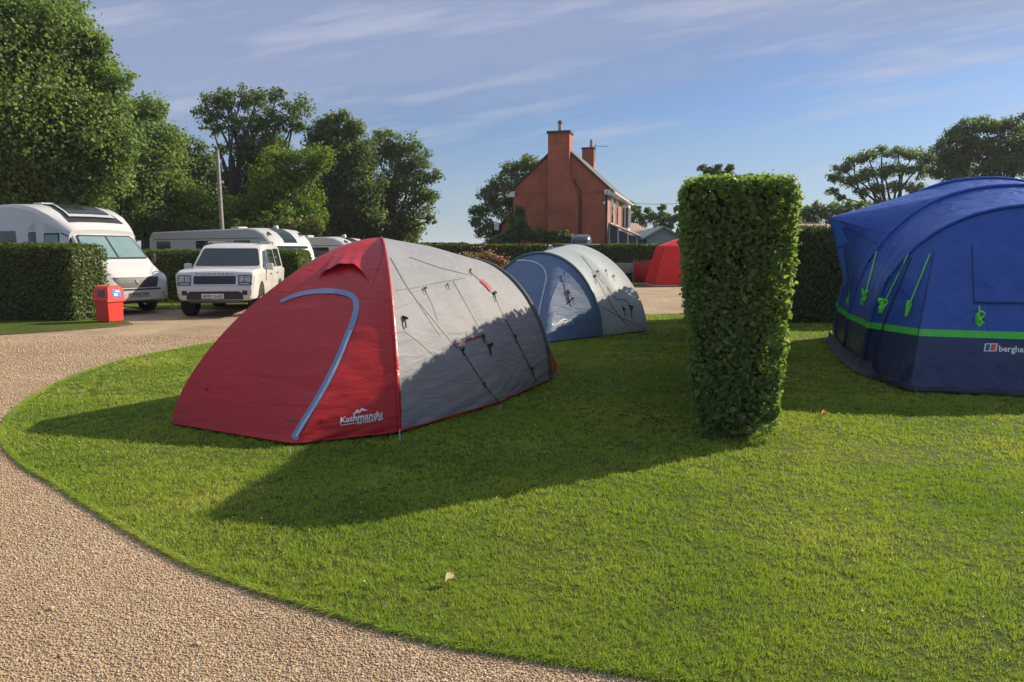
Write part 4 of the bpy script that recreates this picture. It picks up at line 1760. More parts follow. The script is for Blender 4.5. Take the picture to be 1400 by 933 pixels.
tree('broadleaf_tree', 'tallest open crowned tree behind the pole with sky showing through', 50,
     [(284, 148, 19), (306, 138, 18), (330, 134, 18), (352, 136, 16), (378, 132, 12), (404, 148, 20), (290, 175, 14), (312, 168, 18), (340, 166, 20), (372, 164, 18), (400, 172, 14),
      (330, 205, 18), (352, 208, 22), (378, 200, 20), (300, 205, 10), (345, 240, 26), (308, 238, 14), (325, 265, 20), (360, 225, 22), (335, 212, 20), (306, 268, 20), (372, 262, 24), (388, 210, 18), (330, 185, 16), (365, 185, 18)], 325, 'leaf_dark', 3.2, 0.85, airy=0.7, trunk_r=0.35)
tree('broadleaf_tree', 'bright green sunlit tree in front of the tall open tree', 44,
     [(384, 218, 24), (412, 228, 24), (372, 250, 30), (404, 262, 34), (380, 292, 34), (426, 290, 22), (348, 282, 22), (436, 215, 20), (352, 300, 22)], 390, 'leaf_bright', 3.6, 0.85, trunk_r=0.22)
tree('broadleaf_tree', 'dense dark tree right of the bright green tree', 50,
     [(462, 172, 20), (440, 182, 20), (484, 182, 18), (452, 205, 30), (486, 212, 28), (470, 240, 36), (498, 250, 24), (460, 285, 34), (498, 292, 30), (440, 260, 26), (480, 315, 30)], 470, 'leaf_dark', 3.4, 0.95)
tree('broadleaf_tree', 'broad dark tree at the right end of the left tree line', 52,
     [(530, 190, 18), (552, 196, 18), (515, 212, 22), (545, 220, 24), (574, 216, 18), (586, 238, 15), (560, 250, 26), (528, 255, 26), (588, 268, 14), (570, 284, 22), (538, 292, 26), (512, 290, 20), (552, 312, 20), (520, 322, 18), (590, 300, 8)],
     535, 'leaf_dark', 3.3, 0.85, airy=0.5)
tree('broadleaf_tree', 'rounded tree standing behind the left side of the brick house', 66,
     [(722, 225, 13), (738, 230, 12), (700, 234, 14), (684, 252, 15), (668, 268, 14), (656, 290, 13), (710, 258, 22), (690, 280, 22), (664, 312, 15), (650, 305, 8), (700, 310, 22), (730, 250, 18), (682, 328, 14)],
     695, 'leaf_dark', 2.9, 0.9)
tree('climbing_shrub', 'dark ivy and shrubs growing against the foot of the brick gable', 43.6,
     [(716, 318, 11), (732, 326, 10), (748, 328, 8), (764, 325, 9), (780, 328, 8), (707, 300, 11), (702, 322, 12), (710, 288, 7), (690, 328, 10), (672, 333, 9), (708, 306, 10), (714, 312, 10), (712, 296, 8), (724, 322, 9), (757, 322, 7), (740, 320, 8), (772, 322, 7)], 712, 'leaf_dark', 3.0, 1.2, cat='shrub', trunk_r=0.1, depthk=0.5)
tree('broadleaf_tree', 'spiky small tree above the roofs right of the brick house', 62,
     [(864, 280, 6), (871, 287, 7), (868, 298, 9), (880, 302, 9), (885, 288, 5), (890, 295, 7), (857, 300, 8)], 870, 'leaf_dark', 2.8, 0.8, airy=0.4, trunk_r=0.2)
tree('broadleaf_tree', 'small tree above the grey roof beside the tall hedge', 62,
     [(905, 284, 5), (908, 295, 8), (898, 303, 9), (918, 300, 8), (930, 298, 9), (912, 308, 9)], 908, 'leaf_dark', 2.8, 0.8, airy=0.4, trunk_r=0.2)
tree('conifer_tree', 'dark tree top showing just above the tall narrow hedge', 60,
     [(962, 232, 7), (970, 236, 7), (981, 229, 6), (981, 238, 7), (997, 229, 6), (996, 238, 7), (978, 255, 16), (975, 280, 18)], 978, 'leaf_dark', 2.6, 0.9, trunk_r=0.25)
tree('broadleaf_tree', 'flat topped open tree on the right behind the blue tent', 62,
     [(1150, 232, 12), (1168, 222, 13), (1186, 214, 13), (1206, 209, 13), (1228, 208, 13), (1250, 210, 13), (1268, 218, 12), (1142, 244, 10), (1138, 262, 8), (1162, 248, 13), (1184, 240, 15),
      (1208, 234, 15), (1234, 230, 15), (1258, 234, 15), (1176, 264, 10), (1200, 258, 12), (1224, 256, 11), (1196, 278, 9), (1150, 270, 7), (1216, 280, 10), (1250, 258, 14)],
     1222, 'leaf_dark', 2.6, 0.75, airy=0.55, trunk_r=0.35, squash=0.6)
tree('broadleaf_tree', 'large dense tree at the far right behind the blue tent', 56,
     [(1305, 186, 14), (1322, 176, 14), (1345, 172, 14), (1368, 174, 14), (1390, 170, 14), (1292, 205, 16), (1318, 202, 20), (1346, 200, 22), (1376, 200, 22), (1404, 190, 20), (1300, 226, 20), (1328, 230, 24),
      (1360, 228, 22), (1392, 222, 20), (1284, 232, 14), (1310, 252, 18), (1415, 230, 18), (1340, 252, 16), (1425, 200, 24)],
     1350, 'leaf_dark', 3.0, 0.9, airy=0.2, trunk_r=0.35)
tree('broadleaf_tree', 'light green low tree behind the right end of the blue tent', 50,
     [(1388, 262, 12), (1402, 256, 12), (1378, 272, 10), (1420, 262, 16)], 1395, 'leaf_bright', 3.0, 0.8, trunk_r=0.15)
tree('broadleaf_tree', 'low green bushes beyond the right hedge left of the blue tent', 54,
     [(1100, 290, 10), (1112, 284, 9), (1124, 290, 10), (1110, 302, 10), (1090, 300, 10), (1135, 300, 9)], 1110, 'leaf_dark', 2.8, 1.0, trunk_r=0.15, cat='bush')
tree('broadleaf_tree', 'yellowish bushes beneath the flat topped tree on the right', 54,
     [(1140, 286, 9), (1158, 282, 9), (1176, 282, 9), (1192, 286, 8), (1208, 290, 9), (1150, 296, 10), (1180, 296, 10), (1225, 288, 12)], 1170, 'leaf_mid', 2.8, 1.0, trunk_r=0.15, cat='bush')
# rough hedgerow above the caravans
tree('wild_hedgerow', 'rough yellow green hedgerow growing behind the white caravans', 41.5,
     [(168 + i * 14, 313 - 7 * math.sin(i * 1.9) ** 2 + 3 * (i > 8), 10) for i in range(20)], 250, 'leaf_weed', 3.2, 1.1, cat='hedgerow', trunk_r=0.06, squash=1.2)
tree('dark_thicket', 'dark undergrowth filling the foot of the left tree line', 54,
     [(190 + i * 26, 308 - 9 * math.sin(i * 1.3), 27) for i in range(15)], 380, 'leaf_dark', 4.2, 1.0, cat='thicket', trunk_r=0.08)
tree('flowering_shrub', 'shrub covered with small red flowers in front of the far hedge', 33,
     [(628, 357, 7), (640, 352, 8), (655, 354, 8), (668, 351, 8), (680, 356, 7), (690, 360, 6), (615, 360, 6), (650, 364, 10), (672, 365, 10)], 655, 'leaf_mid', 2.6, 0.9, cat='shrub', trunk_r=0.04)
fs = bpy.data.objects['flowering_shrub']
cc = []
for (px, py, r) in [(628, 355, 8), (640, 350, 9), (655, 352, 9), (668, 349, 9), (680, 354, 8), (690, 359, 7)]:
    c = DP(px, py, 32.8)
    cc.append(np.array(c)[None] + rng.normal(size=(55, 3)) * r * 0.033 * 0.6)
cc = np.concatenate(cc) - np.array(fs.location)[None]
leaves('blossom', cc, rng.normal(size=cc.shape) + np.array([0, -1, 0.5]), np.full(len(cc), 0.12), 'petal', fs)

# telegraph pole
pt, pbm = DP(297, 206, 40), DP(304, 330, 40)
root = thing('utility_pole', 'weathered wooden pole standing in front of the left trees', 'pole', (pbm.x, pbm.y, 0))
MB().tube([(0.05, 0, 0), (pt.x - pbm.x, 0, pt.z)], [0.13, 0.09], 10).build('pole', 'wood', root)
MB().cyl((pt.x - pbm.x, 0, pt.z + 0.05), 0.10, 0.1, seg=10).build('pole_cap', 'greytrim', root)


# ================================================================== VEHICLES
def ring(s):
    x, zb, zs, zt, wb, ws, wt, r = s
    half = [(0, zb), (wb * 0.88, zb), (wb * 0.97, zb + 0.04), (wb, zb + 0.12), (ws, zs), (ws - 0.01, zs + 0.03),
            (wt + 0.02, zt - r), (wt - r * 0.3, zt - r * 0.32), (wt - r, zt - 0.01), (wt * 0.5, zt + 0.012), (0, zt + 0.02)]
    pts = [(x, y, z) for y, z in half]
    pts += [(x, -y, z) for y, z in reversed(half[1:-1])]
    return pts


def hull(mb, stations, mi=0):
    rows = [ring(s) for s in stations]
    mb.grid(rows, mi, close=True)
    n = len(rows[0])
    k = len(mb.v) - n * len(rows)
    mb.f.append(tuple(range(k + n - 1, k - 1, -1)))
    mb.m.append(mi)
    e = len(mb.v) - n
    mb.f.append(tuple(range(e, e + n)))
    mb.m.append(mi)


def lathe(mb, prof, c, seg=28, mi=0):
    """profile (r, y) about the Y axis through c"""
    rows = []
    for i in range(seg):
        a = 2 * math.pi * i / seg
        rows.append([(c[0] + r * math.cos(a), c[1] + y, c[2] + r * math.sin(a)) for r, y in prof])
    rows.append(rows[0])
    mb.grid(rows, mi)


def wheel(root, x, y, r, w=0.22, spokes=5):
    s = 1 if y > 0 else -1
    e = thing_part('wheel', root, (x, y, r))
    mb = MB()
    lathe(mb, [(r * 0.62, -w / 2 * s), (r * 0.9, -w / 2 * s), (r, -w * 0.35 * s), (r, w * 0.35 * s), (r * 0.93, w / 2 * s), (r * 0.66, w / 2 * s), (r * 0.62, w * 0.36 * s)], (0, 0, 0))
    mb.build('tyre', 'rubber', e)
    mb = MB()
    lathe(mb, [(0.001, w * 0.26 * s), (r * 0.16, w * 0.30 * s), (r * 0.17, w * 0.22 * s), (r * 0.17, w * 0.1 * s)], (0, 0, 0), 16)
    lathe(mb, [(r * 0.55, w * 0.36 * s), (r * 0.63, w * 0.42 * s), (r * 0.65, w * 0.34 * s), (r * 0.56, w * 0.1 * s), (r * 0.56, -w * 0.1 * s)], (0, 0, 0))
    for k in range(spokes):
        a = 2 * math.pi * k / spokes + 0.3
        p = Vector((math.cos(a), 0, math.sin(a)))
        q = Vector((-math.sin(a), 0, math.cos(a)))
        for sg in (-1, 1):
            mb.tube([p * r * 0.12 + q * 0.012 * sg + Vector((0, w * 0.24 * s, 0)), p * r * 0.58 + q * 0.035 * sg + Vector((0, w * 0.36 * s, 0))], 0.018, 5)
    mb.build('rim', 'alloy', e)
    return e


def thing_part(name, parent, loc):
    o = bpy.data.objects.new(name, None)
    o.empty_display_size = 0.1
    COL.objects.link(o)
    o.parent = parent
    o.location = loc
    return o


def rect(x0, x1, y0, y1, r=0.03, n=3):
    pts = []
    for cx, cy, a0 in ((x1 - r, y1 - r, 0), (x0 + r, y1 - r, 90), (x0 + r, y0 + r, 180), (x1 - r, y0 + r, 270)):
        for k in range(n + 1):
            a = R(a0 + 90 * k / n)
            pts.append((cx + r * math.cos(a), cy + r * math.sin(a)))
    return pts


def stick(name, bv_, look, poly, mat, root, off=0.006, res=0.12):
    mb = MB()
    decal(mb, bv_, ortho(look), poly, off, res)
    if mb.v:
        return mb.build(name, mat, root, smooth=True, angle=50)


def arcpoly(x, r, n=14, z=0.0, w=0.0):
    return [(x + r * math.cos(math.pi * i / n), z + r * math.sin(math.pi * i / n)) for i in range(n + 1)]


# ---- white off-road car ----
hd = Vector((0.15, -0.989))
front_c = DP(296, 420, 17.9)
cpos = Vector((front_c.x, front_c.y, 0)) - Vector((hd.x, hd.y, 0)) * 2.35
car = thing('off_road_car', 'white boxy off-road car parked facing the camera on the gravel', 'car', (cpos.x, cpos.y, 0), math.atan2(hd.y, hd.x))
mb = MB()
hull(mb, [(-2.38, 0.62, 1.05, 1.12, 0.80, 0.88, 0.84, 0.05), (-2.32, 0.48, 1.10, 1.16, 0.90, 0.93, 0.89, 0.05), (-1.0, 0.42, 1.12, 1.18, 0.93, 0.95, 0.90, 0.05), (0.9, 0.42, 1.10, 1.20, 0.93, 0.95, 0.90, 0.05),
          (1.05, 0.42, 1.08, 1.20, 0.93, 0.95, 0.88, 0.05), (1.9, 0.42, 1.06, 1.19, 0.94, 0.96, 0.89, 0.05), (2.20, 0.42, 1.04, 1.16, 0.93, 0.95, 0.88, 0.05), (2.31, 0.42, 1.00, 1.12, 0.90, 0.92, 0.87, 0.035), (2.35, 0.42, 0.74, 1.07, 0.88, 0.90, 0.86, 0.025), (2.42, 0.44, 0.62, 0.77, 0.84, 0.86, 0.83, 0.03), (2.44, 0.46, 0.56, 0.70, 0.74, 0.78, 0.76, 0.03)])
hull(mb, [(-2.30, 1.0, 1.14, 1.50, 0.86, 0.89, 0.80, 0.05), (-2.26, 1.0, 1.14, 1.80, 0.86, 0.90, 0.76, 0.07), (-2.0, 1.0, 1.14, 1.845, 0.88, 0.91, 0.755, 0.07), (-0.3, 1.0, 1.14, 1.84, 0.88, 0.91, 0.755, 0.07),
          (0.30, 1.0, 1.14, 1.79, 0.88, 0.91, 0.75, 0.07), (0.42, 1.0, 1.14, 1.73, 0.88, 0.91, 0.755, 0.06), (1.02, 1.0, 1.14, 1.21, 0.88, 0.90, 0.85, 0.03)])
cb_ = mb.build('body', 'white', car, angle=30)
bvx = bvh_local(cb_)
stick('windscreen', bvx, 'F', [(-0.78, 1.24), (0.78, 1.24), (0.80, 1.28), (0.70, 1.66), (0.65, 1.70), (-0.65, 1.70), (-0.70, 1.66), (-0.80, 1.28)], 'glass', car)
for s in ('L', 'Rt'):
    stick('side_window', bvx, s, [(0.86, 1.22), (0.42, 1.62), (0.02, 1.67), (0.0, 1.20), (0.5, 1.19)], 'glass', car)
    stick('side_window', bvx, s, rect(-1.02, -0.08, 1.19, 1.68, 0.05), 'glass', car)
    stick('side_window', bvx, s, rect(-2.0, -1.12, 1.19, 1.70, 0.05), 'glass', car)
    for xx in (-0.04, -1.07):
        mb = MB()
        strip(mb, bvx, ortho(s), densify([(xx, 0.52), (xx, 1.14)], 6), 0.012, 0.004)
        mb.build('door_gap', 'black', car)
    for xx in (0.18, -0.85):
        stick('door_handle', bvx, s, rect(xx - 0.09, xx + 0.09, 1.0, 1.04, 0.015), 'greytrim', car, 0.02)
    stick('wheel_arch', bvx, s, arcpoly(1.55, 0.47, z=0.40), 'black', car, 0.005, 0.1)
    stick('wheel_arch', bvx, s, arcpoly(-1.42, 0.46, z=0.38), 'black', car, 0.005, 0.1)
    stick('sill', bvx, s, rect(-1.0, 1.0, 0.40, 0.52, 0.02), 'greytrim', car)
    stick('side_vent', bvx, s, rect(0.86, 0.94, 0.86, 1.02, 0.02), 'black', car)
    sg = 1 if s == 'L' else -1
    mb = MB().box((0.78, sg * 1.03, 1.22), (0.12, 0.20, 0.17), mi=0, taper=0.85)
    mb.tube([(0.78, sg * 0.9, 1.18), (0.78, sg * 1.0, 1.2)], 0.03, 6)
    mb.build('door_mirror', 'white', car, bevel=0.03)
# roof bars
for sg in (-1, 1):
    MB().tube([(0.1, sg * 0.68, 1.84), (0.0, sg * 0.68, 1.88), (-1.9, sg * 0.68, 1.89), (-2.0, sg * 0.68, 1.85)], 0.018, 6).build('roof_rail', 'greytrim', car)
stick('grille', bvx, 'F', rect(-0.54, 0.54, 0.79, 1.045, 0.03), 'chrome', car, 0.012)
gr = stick('grille_mesh', bvx, 'F', rect(-0.49, 0.49, 0.82, 1.02, 0.02), 'black', car, 0.018)
mb = MB()
for k in range(3):
    z = 0.865 + 0.055 * k
    mb.tube([(2.385 - 0.008 * k, -0.47, z), (2.385 - 0.008 * k, 0.47, z)], 0.011, 5)
mb.build('grille_bar', 'greytrim', car)
for sg in (-1, 1):
    hl = stick('headlight', bvx, 'F', rect(min(sg * 0.55, sg * 0.86), max(sg * 0.55, sg * 0.86), 0.79, 1.045, 0.02), 'housing', car, 0.012)
    for (y0_, y1_, z0_, z1_) in ((0.575, 0.685, 0.875, 1.02), (0.705, 0.835, 0.875, 1.02), (0.60, 0.80, 0.81, 0.845)):
        stick('reflector', bvx, 'F', rect(min(sg * y0_, sg * y1_), max(sg * y0_, sg * y1_), z0_, z1_, 0.015), 'lamp', hl, 0.02)
    stick('fog_light', bvx, 'F', rect(min(sg * 0.64, sg * 0.76), max(sg * 0.64, sg * 0.76), 0.56, 0.67, 0.02), 'black', car, 0.012)
stick('lower_intake', bvx, 'F', [(-0.66, 0.46), (0.66, 0.46), (0.64, 0.60), (0.56, 0.65), (-0.56, 0.65), (-0.64, 0.60)], 'black', car, 0.012)
MB().tube([(2.372, -0.84, 0.765), (2.40, -0.5, 0.765), (2.40, 0.5, 0.765), (2.372, 0.84, 0.765)], 0.006, 5).build('bumper_gap', 'black', car)
MB().box((2.30, 0, 0.42), (0.20, 1.22, 0.12), taper=1.04).build('bumper_skirt', 'greytrim', car, bevel=0.03)
MB().box((2.462, -0.05, 0.535), (0.02, 0.52, 0.115)).build('number_plate', 'plate', car, bevel=0.004)
pl = MB().box((0, 0, 0), (0.001, 0.001, 0.001)).build('tmp', 'plate', None)
bpy.data.objects.remove(pl)


def flat_text(root, name, body_, origin, ex, ey, width, height, mat, bold=0.0):
    """lettering standing on a plane through origin, ex along the line, ey up"""
    vs_, fs_ = text2d(body_, 1.0, bold)
    x0 = min(v[0] for v in vs_)
    x1 = max(v[0] for v in vs_)
    o_, ex, ey = Vector(origin), Vector(ex), Vector(ey)
    mb = MB()
    mb.add([o_ + ex * ((v[0] - x0) / (x1 - x0) * width) + ey * (v[1] / 0.70 * height) for v in vs_], fs_)
    return mb.build(name, mat, root, smooth=False)


flat_text(car, 'plate_lettering', 'AF59 OHG', (2.475, -0.285, 0.50), (0, 1, 0), (0, 0, 1), 0.47, 0.07, 'black', 0.02)
flat_text(car, 'bonnet_lettering', 'D I S C O V E R Y', (2.372, -0.44, 1.052), (0, 1, 0), (0, 0, 1), 0.88, 0.04, 'greytrim', 0.02)
for x_ in (1.55, -1.42):
    for y_ in (-0.80, 0.80):
        wheel(car, x_, y_, 0.40, 0.30)
MB().box((0, 0, 0.40), (4.2, 1.2, 0.12)).build('underbody', 'black', car)
MB().tube([(0.2, -0.78, 1.80), (-0.25, -1.15, 1.86)], 0.006, 5).build('aerial', 'black', car)

# ---- motorhome ----
hm = Vector((0.87, -0.49))
fm = DP(190, 420, 18.9)
mpos = Vector((fm.x, fm.y, 0)) - Vector((hm.x, hm.y, 0)) * 3.0
mh = thing('motorhome', 'white coachbuilt motorhome with roof window behind the left hedge', 'motorhome', (mpos.x, mpos.y, 0), math.atan2(hm.y, hm.x))
mb = MB()
hull(mb, [(-3.9, 0.55, 1.5, 2.62, 1.00, 1.12, 1.06, 0.15), (-3.8, 0.42, 1.5, 2.78, 1.08, 1.15, 1.12, 0.12), (-3.4, 0.38, 1.5, 2.84, 1.12, 1.16, 1.15, 0.10), (-0.6, 0.38, 1.5, 2.88, 1.12, 1.16, 1.15, 0.10),
          (0.0, 0.38, 1.5, 2.86, 1.12, 1.16, 1.14, 0.12), (0.5, 0.38, 1.5, 2.78, 1.10, 1.15, 1.12, 0.14), (1.0, 0.38, 1.5, 2.60, 1.04, 1.12, 1.06, 0.16), (1.4, 0.38, 1.4, 2.38, 1.01, 1.05, 0.98, 0.18), (1.66, 0.38, 1.35, 2.17, 1.00, 1.02, 0.86, 0.12)])
hull(mb, [(0.9, 0.36, 1.2, 2.10, 0.99, 1.02, 0.80, 0.12), (1.55, 0.36, 1.2, 2.13, 0.99, 1.02, 0.82, 0.1), (1.66, 0.36, 1.2, 2.06, 0.99, 1.02, 0.83, 0.1), (2.30, 0.36, 1.18, 1.38, 0.99, 1.02, 0.90, 0.08),
          (2.45, 0.36, 1.08, 1.30, 0.99, 1.01, 0.86, 0.1), (2.72, 0.34, 0.98, 1.17, 0.98, 0.99, 0.78, 0.12), (2.88, 0.34, 0.88, 1.05, 0.94, 0.93, 0.68, 0.1), (2.96, 0.34, 0.78, 0.97, 0.84, 0.84, 0.62, 0.07), (3.02, 0.36, 0.60, 0.82, 0.70, 0.72, 0.58, 0.05), (3.06, 0.38, 0.52, 0.66, 0.58, 0.6, 0.5, 0.04)])
mhb = mb.build('body', 'white', mh, angle=32)
bvm = bvh_local(mhb)
stick('windscreen', bvm, 'F', [(-0.88, 1.42), (0.88, 1.42), (0.86, 1.50), (0.76, 2.00), (0.70, 2.04), (-0.70, 2.04), (-0.76, 2.00), (-0.86, 1.50)], 'black', mh, 0.006)
for sg in (-1, 1):
    stick('window_blind', bvm, 'F', [(sg * 0.03, 1.46), (sg * 0.80, 1.46), (sg * 0.80, 1.52), (sg * 0.71, 1.97), (sg * 0.66, 2.0), (sg * 0.03, 2.0)], 'blind', mh, 0.012)
for s in ('Rt', 'L'):
    stick('cab_window', bvm, s, [(2.08, 1.46), (1.62, 2.02), (1.5, 2.09), (0.92, 2.09), (0.92, 1.42), (1.6, 1.40)], 'glass', mh, 0.012)
    stick('window_shade', bvm, s, rect(0.98, 1.4, 1.46, 2.04, 0.04), 'blind', mh, 0.018)
    stick('side_window', bvm, s, rect(0.26, 0.72, 1.5, 2.12, 0.06), 'glass', mh)
    stick('side_window', bvm, s, rect(-1.9, -0.3, 1.45, 2.16, 0.06), 'glass', mh)
    stick('side_window', bvm, s, rect(-3.4, -2.4, 1.45, 2.16, 0.06), 'glass', mh)
    stick('headlight', bvm, s, [(2.35, 1.02), (2.80, 0.82), (2.92, 0.86), (2.62, 1.06), (2.42, 1.13)], 'lamp', mh, 0.01, 0.08)
    stick('bumper_scoop', bvm, s, [(2.35, 0.70), (2.62, 0.76), (2.80, 0.68), (2.86, 0.56), (2.5, 0.60)], 'greytrim', mh, 0.006)
    stick('wheel_arch', bvm, s, arcpoly(2.05, 0.42, z=0.34), 'black', mh, 0.006)
    stick('wheel_arch', bvm, s, arcpoly(-1.7, 0.42, z=0.34), 'black', mh, 0.006)
    sg = 1 if s == 'L' else -1
    MB().box((2.12, sg * 1.10, 1.42), (0.10, 0.10, 0.26)).build('door_mirror', 'black', mh, bevel=0.03)
    mb = MB()
    decal(mb, bvm, ortho(s), [(1.55, 2.12), (0.9, 2.12), (0.2, 2.16), (0.6, 2.42), (1.1, 2.30)], 0.006, 0.12)
    mb.build('side_silver_patch', 'greytrim' if False else 'silver', mh)  # silver patch high on the side above the cab window
stick('grille', bvm, 'F', [(-0.50, 0.70), (0.50, 0.70), (0.62, 0.96), (-0.62, 0.96)], 'black', mh, 0.012, 0.1)
mb = MB()
for z in (0.76, 0.82, 0.88):
    strip(mb, bvm, ortho('F'), densify([(-0.5, z), (0.5, z)], 10), 0.012, 0.02)
mb.build('grille_bar', 'greytrim', mh)
mb = MB()
decal(mb, bvm, ortho('F'), [(0.065 * math.cos(k * 0.449), 0.845 + 0.065 * math.sin(k * 0.449)) for k in range(14)], 0.03, 0.2)
mb.build('badge', 'greytrim', mh)
stick('lower_grille', bvm, 'F', rect(-0.62, 0.62, 0.635, 0.67, 0.012), 'black', mh, 0.012)
MB().box((3.085, 0.0, 0.53), (0.012, 0.52, 0.11)).build('number_plate', 'silver', mh, bevel=0.003)
flat_text(mh, 'plate_lettering', 'WX67 TNB', (3.095, -0.23, 0.495), (0, 1, 0), (0, 0, 1), 0.46, 0.07, 'black', 0.01)
bvt = ortho('T')
stick('roof_window_surround', bvm, 'T', [(1.42, -0.74), (1.42, 0.74), (0.0, 0.62), (0.0, -0.62)], 'black', mh, 0.012)
stick('roof_window_frame', bvm, 'T', [(1.22, -0.62), (1.22, 0.62), (0.15, 0.54), (0.15, -0.54)], 'whitegrey', mh, 0.045)
stick('roof_window', bvm, 'T', [(1.10, -0.54), (1.10, 0.54), (0.22, 0.48), (0.22, -0.48)], 'glass', mh, 0.06)
for x_, y_ in ((2.05, -0.88), (2.05, 0.88), (-1.7, -0.9), (-1.7, 0.9)):
    wheel(mh, x_, y_, 0.34, 0.22)
MB().box((-0.4, 0, 0.36), (6.0, 1.7, 0.2)).build('underbody', 'black', mh)
MB().cyl((-1.7, 0.2, 2.95), 0.10, 0.12, seg=14).build('roof_vent', 'pinktile', mh)
MB().box((-1.0, 0.0, 2.93), (0.4, 0.4, 0.08)).build('roof_hatch', 'whitegrey', mh, bevel=0.02)

# guy line beside the motorhome
gl = MB()
a, b = DP(221, 399, 18.6), DP(240.5, 424, 20.4)
b.z = 0.03
gl.tube([a, b], 0.014, 5)
gl.tube([b, b + Vector((0.02, 0, 0.09))], 0.02, 5)
o = gl.build('guy_line', 'yellowcord')
tag(o, 'yellow guy line slanting to the ground between motorhome and white car', 'rope')


# ---- caravans ----
def caravan(loc, rz, label, windows=True, L=7.0, group='touring caravans behind the hedge'):
    c = thing('caravan', label, 'caravan', loc, rz, group)
    mb = MB()
    h = L / 2
    hull(mb, [(-h, 0.75, 1.5, 1.7, 0.95, 1.02, 0.95, 0.1), (-h + 0.12, 0.5, 1.5, 2.30, 1.05, 1.10, 1.06, 0.1), (-h + 0.4, 0.42, 1.5, 2.50, 1.1, 1.14, 1.12, 0.07), (h - 1.6, 0.42, 1.5, 2.58, 1.1, 1.14, 1.12, 0.07),
              (h - 1.1, 0.42, 1.5, 2.52, 1.1, 1.14, 1.12, 0.08), (h - 0.7, 0.42, 1.5, 2.36, 1.1, 1.14, 1.11, 0.10), (h - 0.38, 0.42, 1.5, 2.10, 1.1, 1.13, 1.10, 0.11), (h - 0.16, 0.45, 1.3, 1.72, 1.08, 1.10, 1.07, 0.1), (h - 0.03, 0.5, 1.1, 1.3, 1.04, 1.06, 1.03, 0.08), (h, 0.62, 0.9, 1.0, 1.0, 1.0, 1.0, 0.05)])
    b_ = mb.build('body', 'whitegrey', c, angle=40)
    q = bvh_local(b_)
    for s in ('L', 'Rt'):
        for (x0, x1) in ((-h + 0.7, -h + 1.7), (-0.7, 0.4), (h - 2.4, h - 1.4)):
            stick('side_window', q, s, rect(x0, x1, 1.62, 2.08, 0.08), 'glass', c)
        mb = MB()
        strip(mb, q, ortho(s), densify([(-h + 0.5, 2.16), (h - 0.8, 2.16)], 10), 0.03, 0.005)
        mb.build('side_stripe', 'greytrim', c)
        mb = MB()
        strip(mb, q, ortho(s), densify([(-h + 0.5, 1.05), (h - 0.4, 1.05)], 10), 0.10, 0.005)
        mb.build('side_stripe', 'silver', c)
    for (u0, u1, mt) in ((-0.34, 0.34, 'glass'),):
        mb = MB()
        rows = []
        for k in range(14):
            x_ = h - 1.3 + 1.0 * k / 13
            A1, B1 = cast(q, ortho('T'), x_, u0, 0.012), cast(q, ortho('T'), x_, u1, 0.012)
            if A1 and B1:
                rows.append([A1, A1.lerp(B1, 0.5) + Vector((0, 0, 0.006)), B1])
        mb.grid(rows)
        mb.build('front_sunroof', 'glass', c)
    stick('front_window', q, 'F', rect(-0.85, 0.85, 1.2, 1.85, 0.08), 'glass', c)
    for sg in (-1, 1):
        MB().tube([(h - 0.72, sg * 0.82, 2.40), (h - 0.50, sg * 0.86, 2.30)], 0.035, 6).build('marker_handle', 'black', c)
    MB().box((0.6, 0.1, 2.63), (0.5, 0.5, 0.12)).build('roof_hatch', 'whitegrey', c, bevel=0.03)
    MB().cyl((h - 1.5, 0.3, 2.66), 0.13, 0.12, seg=14, r2=0.09).build('roof_vent', 'whitegrey', c)
    for y_ in (-0.95, 0.95):
        wheel(c, -0.1, y_, 0.32, 0.18)
    MB().box((0, 0, 0.42), (L * 0.8, 1.6, 0.12)).build('chassis', 'black', c)
    mb = MB().tube([(h, 0.5, 0.5), (h + 1.1, 0, 0.48)], 0.04, 6).tube([(h, -0.5, 0.5), (h + 1.1, 0, 0.48)], 0.04, 6)
    mb.build('tow_hitch', 'black', c)
    return c


nr = DP(404, 345, 30.5)
hv = Vector((0.86, -0.51)).normalized()
ctr = Vector((nr.x, nr.y, 0)) - Vector((hv.x, hv.y, 0)) * 3.6
cv = caravan((ctr.x - 0.35, ctr.y, 0), math.atan2(hv.y, hv.x), 'white caravan with dark front sunroof directly behind the white off-road car', L=8.3)
n2 = DP(470, 345, 36.0)
hv2 = Vector((0.93, -0.36)).normalized()
copy_tree(cv, loc=(n2.x - hv2.x * 2.9, n2.y - hv2.y * 2.9 + 0.3, -0.25), rotz=math.atan2(hv2.y, hv2.x), label='second white caravan showing above the red tent, farther right')

